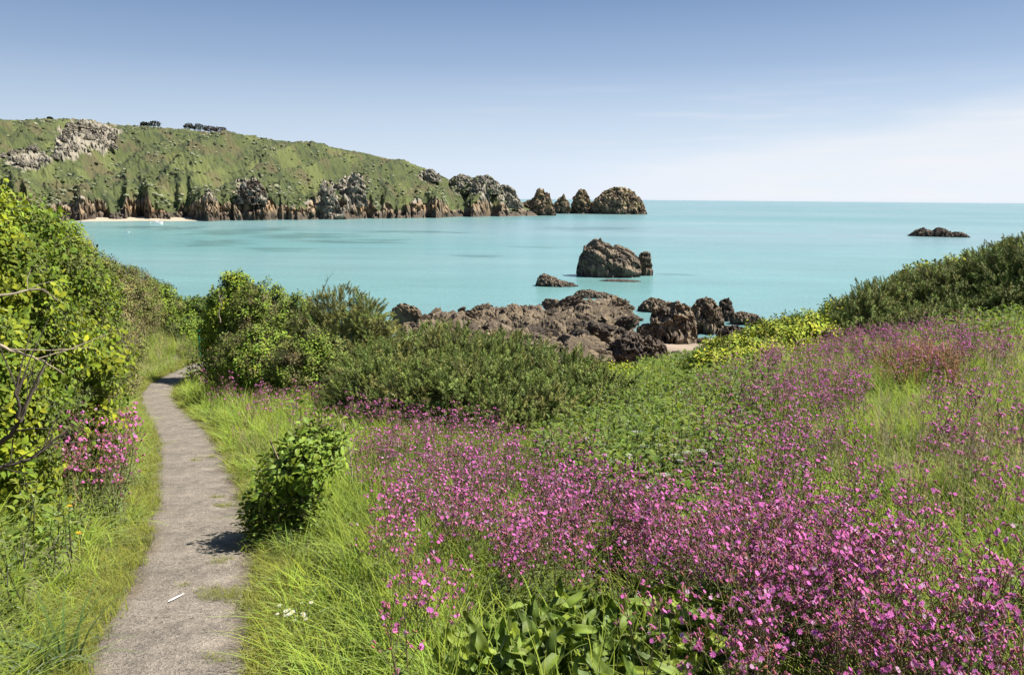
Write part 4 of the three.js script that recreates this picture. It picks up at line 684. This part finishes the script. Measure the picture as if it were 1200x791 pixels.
spots(501, 70000, 2.6, 40, dens(150, 12), (x, z, D, R) => {
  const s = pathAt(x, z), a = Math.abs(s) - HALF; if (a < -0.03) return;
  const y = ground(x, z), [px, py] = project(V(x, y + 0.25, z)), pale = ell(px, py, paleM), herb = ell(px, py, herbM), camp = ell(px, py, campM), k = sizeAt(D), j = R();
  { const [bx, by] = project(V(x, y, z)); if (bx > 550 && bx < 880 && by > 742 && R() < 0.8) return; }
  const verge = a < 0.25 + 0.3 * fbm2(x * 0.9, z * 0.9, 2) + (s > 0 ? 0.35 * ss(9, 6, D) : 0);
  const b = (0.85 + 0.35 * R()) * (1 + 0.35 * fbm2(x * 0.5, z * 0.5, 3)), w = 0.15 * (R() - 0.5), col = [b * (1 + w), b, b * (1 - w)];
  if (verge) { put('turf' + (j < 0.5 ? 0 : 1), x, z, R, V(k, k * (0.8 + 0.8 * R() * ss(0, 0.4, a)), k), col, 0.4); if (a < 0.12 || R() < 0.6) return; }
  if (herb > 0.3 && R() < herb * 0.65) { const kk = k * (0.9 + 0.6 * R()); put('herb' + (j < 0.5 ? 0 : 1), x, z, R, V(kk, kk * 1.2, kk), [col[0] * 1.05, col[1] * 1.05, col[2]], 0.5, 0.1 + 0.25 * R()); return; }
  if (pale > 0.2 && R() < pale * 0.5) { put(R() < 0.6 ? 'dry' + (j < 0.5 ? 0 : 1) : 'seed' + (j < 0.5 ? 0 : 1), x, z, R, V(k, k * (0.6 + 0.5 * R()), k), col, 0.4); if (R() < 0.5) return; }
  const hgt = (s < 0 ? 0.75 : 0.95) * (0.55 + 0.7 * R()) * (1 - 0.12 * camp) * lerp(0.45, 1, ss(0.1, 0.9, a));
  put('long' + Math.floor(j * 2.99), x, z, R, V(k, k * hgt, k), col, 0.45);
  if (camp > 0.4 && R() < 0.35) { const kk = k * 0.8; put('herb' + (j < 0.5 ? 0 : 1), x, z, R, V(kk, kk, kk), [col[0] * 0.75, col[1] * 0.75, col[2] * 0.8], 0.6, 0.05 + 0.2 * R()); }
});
// a fringe of turf that leans over both edges of the path
{ const R = rng(515); for (let k = 0; k < 5200; k++) { const u = Math.pow(R(), 1.5) * 0.98 + 0.06, p = pathCurve.getPoint(Math.min(u, 0.97)), T = pathCurve.getTangent(Math.min(u, 0.97)), sd = R() < 0.5 ? -1 : 1, off = HALF + 0.03 + 0.42 * Math.pow(R(), 1.4) - 0.07 * R(), x = p.x - T.z * off * sd, z = p.z + T.x * off * sd, D = -z; if (D < 2.4 || D > 36) continue; const k2 = 0.75 + 0.5 * R() + 0.03 * Math.max(0, D - 6), b = 0.75 + 0.5 * R(); put('turf' + (k % 2), x, z, R, V(k2, k2 * (0.7 + 0.9 * R()), k2), [b * 1.05, b, b * 0.85], 0.7); } }
// tufts of turf on the path itself
for (const [px, py, r, n] of [[258, 697, 0.14, 26], [276, 702, 0.16, 30], [256, 660, 0.07, 10], [264, 595, 0.10, 14], [252, 584, 0.06, 8], [229, 541, 0.08, 8], [240, 537, 0.1, 10], [256, 775, 0.06, 7], [214, 690, 0.03, 3]]) {
  const c = gp(px, py), R = rng(px * 3 + py); for (let k = 0; k < n; k++) { const a = R() * 6.28, q = r * Math.sqrt(R()), x = c.x + Math.cos(a) * q * 1.4, z = c.z + Math.sin(a) * q; put('turf' + (k % 2), x, z, R, V(0.45, 0.35, 0.45), [1, 0.95, 0.8], 0.8, 0.02); } }
const GL = { long: ['long_grass', 'long bright green grass of the clifftop meadow'], dry: ['dry_grass', 'pale straw-coloured grass among the meadow flowers'], seed: ['seeding_grass', 'pale grass in seed on the sunny slope'], turf: ['turf', 'short yellowish turf along the edges of the path'], herb: ['leafy_herbs', 'lush green leafy herbs growing through the grass'], broad: ['grass'] };
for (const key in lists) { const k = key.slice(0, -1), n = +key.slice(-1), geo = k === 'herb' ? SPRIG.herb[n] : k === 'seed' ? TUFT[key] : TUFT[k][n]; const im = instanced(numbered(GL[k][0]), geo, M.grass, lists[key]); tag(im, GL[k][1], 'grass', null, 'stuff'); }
// strap-leaved tufts beside the path
for (const [px, py, s, lab] of [[75, 785, 1.0, 'big tuft of dark strap-like leaves spilling onto the path edge'], [40, 800, 0.9, 'dark strap-leaved tuft half hidden in the verge'], [318, 640, 0.62, 'dark grassy tuft at the foot of the small path-side bush'], [345, 648, 0.6, 'second dark grassy tuft under the small path-side bush'], [150, 474, 0.8, 'strap-leaved tuft on the verge at the bend of the path'], [160, 514, 0.7, 'arching tuft of grass hanging over the narrow part of the path']]) {
  const p = gp(px, py), t = thing('grass_tuft', lab, 'grass tuft', p), R = rng(px * 7 + 1);
  for (let k = 0; k < 30; k++) { const g = new G(), a = R() * 6.28, r = 0.1 * s * R(), h = 0.5 * s * (0.5 + 0.7 * R()); g.blade(Math.cos(a) * r, -0.02, Math.sin(a) * r, Math.cos(a + R() - 0.5), Math.sin(a + R() - 0.5), h, h * (0.5 + 0.9 * R()), 0.022 * s, tint([0.055, 0.10, 0.014], R, 0.25), tint([0.12, 0.175, 0.03], R, 0.25), 5); part('blade', g.geo(), M.grass, t); }
}
console.log('grass done');

// ------------------------------------------------------------ red campion
function campion(seed, tall) {
  const R = rng(seed), st = new G(), lf = new G(), fl = new G(), sc = [0.135, 0.115, 0.05], n = 2 + Math.floor(R() * 2.5);
  const flower = (p, d) => {
    const c0 = tint([0.28, 0.09, 0.14], R, 0.3); st.tube([p, p.clone().addScaledVector(d, 0.009), p.clone().addScaledVector(d, 0.017)], 0.0035, 0.0052, 5, c0);
    const o = p.clone().addScaledVector(d, 0.017), s = V().crossVectors(d, Math.abs(d.y) > 0.9 ? V(1, 0, 0) : UP).normalize(), u = V().crossVectors(s, d), col = R() < 0.09 ? [0.82, 0.50, 0.74] : tint([0.90, 0.235, 0.67], R, 0.12, 0.08), r = 0.0084 * (0.75 + 0.5 * R());
    for (let k = 0; k < 5; k++) { const a = k * 1.2566 + 0.3, e = s.clone().multiplyScalar(Math.cos(a)).addScaledVector(u, Math.sin(a)).addScaledVector(d, 0.12), side = V().crossVectors(e, d).normalize();
      const b = fl.v(o.x, o.y, o.z, [col[0] * 0.8, col[1] * 0.7, col[2] * 0.8]), P = (l, w) => { const q = o.clone().addScaledVector(e, r * l).addScaledVector(side, r * w); return fl.v(q.x, q.y, q.z, col); };
      const x1 = P(0.95, 0.50), x2 = P(1.30, 0.34), x3 = P(0.85, 0.0), x4 = P(1.30, -0.34), x5 = P(0.95, -0.50); fl.t(b, x1, x3); fl.t(x1, x2, x3); fl.t(b, x3, x5); fl.t(x3, x4, x5); }
  };
  const bud = (p, d) => { const c0 = tint([0.25, 0.09, 0.08], R, 0.35); st.tube([p, p.clone().addScaledVector(d, 0.007), p.clone().addScaledVector(d, 0.016)], 0.002, 0.0042, 5, c0); };
  for (let k = 0; k < n; k++) {
    const a = R() * 6.28, h = tall * (0.75 + 0.35 * R()), lean = 0.16 * R() * tall + 0.03, base = V(Math.cos(a) * 0.03, -0.03, Math.sin(a) * 0.03), top = V(Math.cos(a) * (lean + 0.03), h * 0.72, Math.sin(a) * (lean + 0.03)), mid = base.clone().lerp(top, 0.5).add(V((R() - 0.5) * 0.03, 0, (R() - 0.5) * 0.03));
    st.tube([base, mid, top], 0.0034, 0.0024, 4, sc);
    for (let j = 1; j < 6; j++) { const t = j / 6.2, p = base.clone().lerp(top, t), b = R() * 6.28; for (const q of [0, Math.PI]) lf.leaf(p, V(Math.cos(b + q), 0.35, Math.sin(b + q)), UP, 0.065 * (1.15 - 0.6 * t), 0.026 * (1.15 - 0.6 * t), 0.06, 0.25, tint([0.12, 0.165, 0.03], R, 0.3)); }
    const br = 4 + Math.floor(R() * 3);
    for (let j = 0; j < br; j++) {
      const b = R() * 6.28, t = 0.55 + 0.45 * (j + 1) / br, p = base.clone().lerp(top, t), e = p.clone().add(V(Math.cos(b) * 0.07, 0.07 + 0.10 * R() + (t - 0.55) * 0.12, Math.sin(b) * 0.07)); st.tube([p, p.clone().lerp(e, 0.5).add(V(Math.cos(b) * 0.012, 0, Math.sin(b) * 0.012)), e], 0.002, 0.0014, 3, sc);
      const m = 3 + Math.floor(R() * 3.2);
      for (let q = 0; q < m; q++) { const cc = R() * 6.28, d = V(Math.cos(cc), 0.45 + 0.8 * R(), Math.sin(cc)).normalize(), f = e.clone().addScaledVector(d, 0.018 + 0.02 * R()); st.tube([e, f], 0.0013, 0.0011, 3, sc); if (R() < 0.62) flower(f, d); else bud(f, d); }
    }
  }
  return { stem: st.geo(), leaf: lf.geo(), flower: fl.geo() };
}
const CAMP = [0.62, 0.70, 0.78, 0.66, 0.74].map((t, k) => campion(700 + k, t));
const merge = (gs) => { const g = new G(); for (const x of gs) { const o = g.n, p = x.attributes.position, c = x.attributes.color; for (let i = 0; i < p.count; i++) g.v(p.getX(i), p.getY(i), p.getZ(i), [c.getX(i), c.getY(i), c.getZ(i)]); const ix = x.index.array; for (let i = 0; i < ix.length; i++) g.i.push(ix[i] + o); } return g.geo(); };
function campionThing(k, pos, q, s, label, group) { const t = thing('red_campion', label, 'flower', pos, group); t.quaternion.copy(q); t.scale.setScalar(s); part('stem', CAMP[k].stem, M.bark, t); const l = part('leaves', CAMP[k].leaf, M.leaf, t), f = part('flowers', CAMP[k].flower, M.petal, t); l.userData.kind = f.userData.kind = 'stuff'; return t; }
{
  const all = [];
  spots(601, 60000, 2.7, 34, (D) => Math.max(9, 70 * Math.pow(4 / Math.max(D, 4), 1.2)), (x, z, D, R) => {
    const s = pathAt(x, z); if (Math.abs(s) < HALF + 0.2) return; const y = ground(x, z), k = Math.floor(R() * 4.99), sc = (0.75 + 0.35 * R()) * (1 + 0.25 * clamp((D - 8) / 20)), [px, py] = project(V(x, y + 0.55 * sc, z));
    const patch = ss(-0.45, 0.25, fbm2(x * 0.55 + 4, z * 0.55, 3)), w = ell(px, py, campM) * lerp(0.12, 1.12, patch); if (R() > w * 0.8) return;
    { const [bx, by] = project(V(x, y, z)); if (bx > 560 && bx < 870 && by > 752 && R() < 0.85) return; }
    all.push([x, y, z, D, k, sc, upright(R, 0.35), px > -20 && px < 1220 && py < 800]);
  });
  all.sort((a, b) => (b[7] - a[7]) || a[3] - b[3]);
  const rest = [[], [], [], [], []];
  all.forEach(([x, y, z, D, k, sc, q], i) => { if (i < 285) campionThing(k, V(x, y, z), q, sc, 'pink red campion plant flowering in the crowded meadow', 'red campion plants in the meadow'); else rest[k].push([V(x, y, z), q, V(sc, sc, sc), [1, 1, 1]]); });
  const grp = new THREE.Group(); grp.name = 'campion_drift'; tag(grp, 'drifts of pink red campion filling the meadow slope', 'flowers', null, 'stuff'); scene.add(grp);
  rest.forEach((l, k) => { if (l.length) { instanced('stems', merge([CAMP[k].stem, CAMP[k].leaf]), M.leaf, l, grp); instanced('flowers', CAMP[k].flower, M.petal, l, grp); } });
  console.log('campion', all.length);
  // the clump against the hedge
  const R = rng(611);
  for (let k = 0; k < 40; k++) { const p = gp(50 + R() * 100, 570 + R() * 55), s = 1.1 + 0.45 * R(); campionThing(k % 5, p, upright(R, 0.3), s, 'tall pale pink red campion in the clump by the hedge', 'red campion clump by the hedge'); }
}
// ------------------------------------------------------------ broad-leaved plants at the near edge of the flowers
{
  const leafG = [0, 1, 2].map((v) => { const g = new G(), R = rng(800 + v), L = 0.175, W = 0.068, n = 9, c = tint([[0.115, 0.175, 0.016], [0.155, 0.215, 0.02], [0.095, 0.145, 0.016]][v], R, 0.1);
    for (let i = 0; i <= n; i++) for (let j = -2; j <= 2; j++) { const t = i / n, w = W * Math.pow(Math.sin(Math.PI * Math.min(1, t * 0.93 + 0.06)), 0.75) * (t > 0.8 ? 1 - (t - 0.8) * 2.2 : 1), x = j / 2 * w * 0.5 * 1.0, vein = (j === 0 ? -0.010 : 0) + (Math.abs(j) === 1 ? 0.004 * Math.sin(t * 34) : 0), cur = -0.32 * L * t * t + 0.05 * Math.sin(t * 5 + v); const k = j === 0 ? 1.35 : 1 + 0.06 * Math.sin(t * 34); g.v(x, 0.02 + cur * (0.6 + 0.2 * v) + vein + Math.abs(j) * 0.010, L * t, [c[0] * k, c[1] * k, c[2] * k]); }
    for (let i = 0; i < n; i++) for (let j = 0; j < 4; j++) { const a = i * 5 + j; g.t(a, a + 5, a + 1); g.t(a + 1, a + 5, a + 6); } return g.geo(); });
  const R = rng(820), mats = [0.8, 1, 1.25].map((k) => { const m = M.gloss.clone(); m.color.setRGB(k, k, k); return m; });
  const spotsD = [];
  for (let k = 0; k < 400 && spotsD.length < 60; k++) { const px = 540 + R() * 350, py = 748 + R() * 130, p = gp(px, py); if (px < 600 && py < 790) continue; if (spotsD.every((q) => q.distanceTo(p) > 0.10)) spotsD.push(p); }
  for (const p of spotsD) { const t = thing('broad_leaved_plant', 'glossy broad-leaved green plant in the patch before the pink flowers', 'plant', p, 'broad-leaved plants before the flowers'); t.rotation.y = R() * 6.28;
    const n = 9 + Math.floor(R() * 4); for (let k = 0; k < n; k++) { const m = part('leaf', leafG[Math.floor(R() * 2.99)], mats[Math.floor(R() * 2.99)], t), a = k * 2.4 + R() * 0.6, el = 0.6 + 0.85 * R(), s = 0.65 + 0.5 * R(); m.rotation.order = 'YXZ'; m.rotation.set(-el, a, (R() - 0.5) * 0.8); m.position.set(Math.sin(a) * 0.03, 0.02 + 0.24 * R(), Math.cos(a) * 0.03); m.scale.setScalar(s); } }
}
// ------------------------------------------------------------ white umbels, daisies, dandelions, sorrel
{
  const R = rng(850);
  const mkU = (seed) => { const Q = rng(seed), st = new G(), fl = new G(), n = 1; for (let k = 0; k < n; k++) { const a = k * 2.1 + Q(), h = 0.50 + 0.08 * Q(), l = 0.1 * Q(), top = V(Math.cos(a) * l, h, Math.sin(a) * l); st.tube([V(0, -0.03, 0), V(top.x * 0.4, h * 0.5, top.z * 0.4), top], 0.006, 0.0035, 5, [0.11, 0.15, 0.04]); for (let j = 0; j < 13; j++) { const b = j * 2.4, r = 0.05 * Math.sqrt(j / 13), e = V(top.x + Math.cos(b) * r, h + 0.045 - r * 0.25, top.z + Math.sin(b) * r); st.tube([top, e], 0.0015, 0.001, 3, [0.12, 0.16, 0.05]); for (let i = 0; i < 9; i++) { const c = Q() * 6.28, rr = 0.017 * Math.sqrt(Q()); fl.leaf(V(e.x + Math.cos(c) * rr, e.y + 0.004 * Q(), e.z + Math.sin(c) * rr), V(Math.cos(c), 0.15, Math.sin(c)), UP, 0.012, 0.011, 0, 0, [0.52, 0.53, 0.43]); } } } return [st.geo(), fl.geo()]; };
  const us = [mkU(1), mkU(2), mkU(3)];
  const list = [[780, 473], [798, 459], [768, 500], [787, 506], [771, 520], [758, 521], [740, 532], [722, 540], [803, 538], [789, 532], [819, 527], [835, 540], [785, 552], [710, 533], [801, 527], [1142, 381], [1161, 352], [1148, 356], [1162, 363], [1182, 363], [1190, 368], [1147, 366], [1156, 376], [1106, 357], [865, 478], [745, 505]];
  list.forEach(([px, py], i) => { const p = cast(px, py, (x, z) => ground(x, z) + 0.54), y = ground(p.x, p.z), [st, fl] = us[i % 3], up = py < 400; const t = thing('white_umbel', up ? 'white flat-topped umbel flower growing against the gorse on the rise' : 'white flat-topped umbel flower among the lush green herbs', 'flower', V(p.x, y, p.z), up ? 'white umbels by the gorse on the rise' : 'white umbels among the herbs'); t.rotation.y = R() * 6.28; t.scale.set(0.72 + 0.2 * R(), 0.95, 0.72 + 0.2 * R()); part('stem', st, M.leaf, t); part('flowers', fl, M.petal, t).userData.kind = 'stuff'; });
  const dS = new G(); dS.tube([V(0, -0.02, 0), V(0.004, 0.1, 0), V(0, 0.2, 0)], 0.002, 0.0016, 4, [0.1, 0.15, 0.03]); const dSg = dS.geo();
  const dP = new G(); for (let k = 0; k < 14; k++) { const a = k / 14 * 6.28; dP.leaf(V(Math.cos(a) * 0.006, 0.2, Math.sin(a) * 0.006), V(Math.cos(a), 0.12, Math.sin(a)), UP, 0.020, 0.008, 0, 0.05, [0.78, 0.78, 0.74]); } const dPg = dP.geo();
  const dD = new THREE.SphereGeometry(0.008, 8, 5); dD.scale(1, 0.5, 1); dD.translate(0, 0.203, 0); const dM = new THREE.MeshStandardMaterial({ color: 0xe0b21a, roughness: 0.8 });
  const daisy = (px, py, lab, grp) => { const p = gp(px, py), t = thing('daisy', lab, 'flower', p, grp); t.quaternion.copy(upright(R, 0.5)); t.scale.setScalar(0.5 + 0.25 * R()); part('stem', dSg, M.leaf, t); part('petals', dPg, M.petal, t); part('disc', dD, dM, t); };
  for (let k = 0; k < 17; k++) daisy(328 + R() * 38, 722 + R() * 22, 'white daisy in the small clump at the path edge', 'daisies at the path edge');
  for (let k = 0; k < 9; k++) daisy(296 + R() * 16, 556 + R() * 9, 'white daisy on the verge behind the small path-side bush', 'daisies behind the path-side bush');
  const yP = new G(); for (let k = 0; k < 34; k++) { const a = k * 2.4, e = 0.15 + 0.9 * (k / 34); yP.leaf(V(0, 0.2, 0), V(Math.cos(a), e, Math.sin(a)), UP, 0.019, 0.006, 0, 0.1, [0.75, 0.46, 0.01]); } const yG = yP.geo();
  for (const [px, py, lab] of [[86, 633, 'yellow dandelion in the verge above another dandelion'], [97, 670, 'yellow dandelion low in the verge close to the path']]) { const p = gp(px, py + 12), t = thing('dandelion', lab, 'flower', V(p.x, p.y + 0.12, p.z)); t.scale.setScalar(1.3); part('stem', dSg, M.leaf, t); part('petals', yG, M.petal, t); }
  // sorrel
  const mkS = (seed) => { const g = new G(), Q = rng(seed); for (let k = 0; k < 14; k++) { const a = Q() * 6.28, h = 0.36 + 0.25 * Q(), l = 0.18 * Q(), top = V(Math.cos(a) * l, h, Math.sin(a) * l), c = tint([0.20, 0.075, 0.035], Q, 0.25); g.tube([V(0, -0.02, 0), V(top.x * 0.3, h * 0.5, top.z * 0.3), top], 0.003, 0.0015, 3, [0.17, 0.10, 0.04], c); for (let j = 0; j < 26; j++) { const t = 0.4 + 0.6 * Q(), b = Q() * 6.28, p = V(top.x * t * t, h * t, top.z * t * t); g.leaf(p, V(Math.cos(b), 0.5, Math.sin(b)), UP, 0.03, 0.012, 0.1, 0.2, tint([0.30, 0.15, 0.06], Q, 0.3)); } } return g.geo(); };
  const sg = [mkS(1), mkS(2)];
  for (let k = 0; k < 26; k++) { const p = gp(1020 + R() * 105, 446 + R() * 30), m = new THREE.Mesh(sg[k % 2], M.leaf); m.name = numbered('sorrel_plant'); m.position.copy(p); m.rotation.y = R() * 6.28; m.scale.setScalar(1.0 + 0.5 * R()); tag(m, 'rust-red seeding sorrel plant in the reddish patch on the slope', 'plant', 'rust-red sorrel patch'); scene.add(m); }
}
console.log('plants done');
//#VEG1
scene.traverse((o) => { if (o.isMesh) { o.castShadow = true; o.receiveShadow = true; } });
renderer.render(scene, camera);
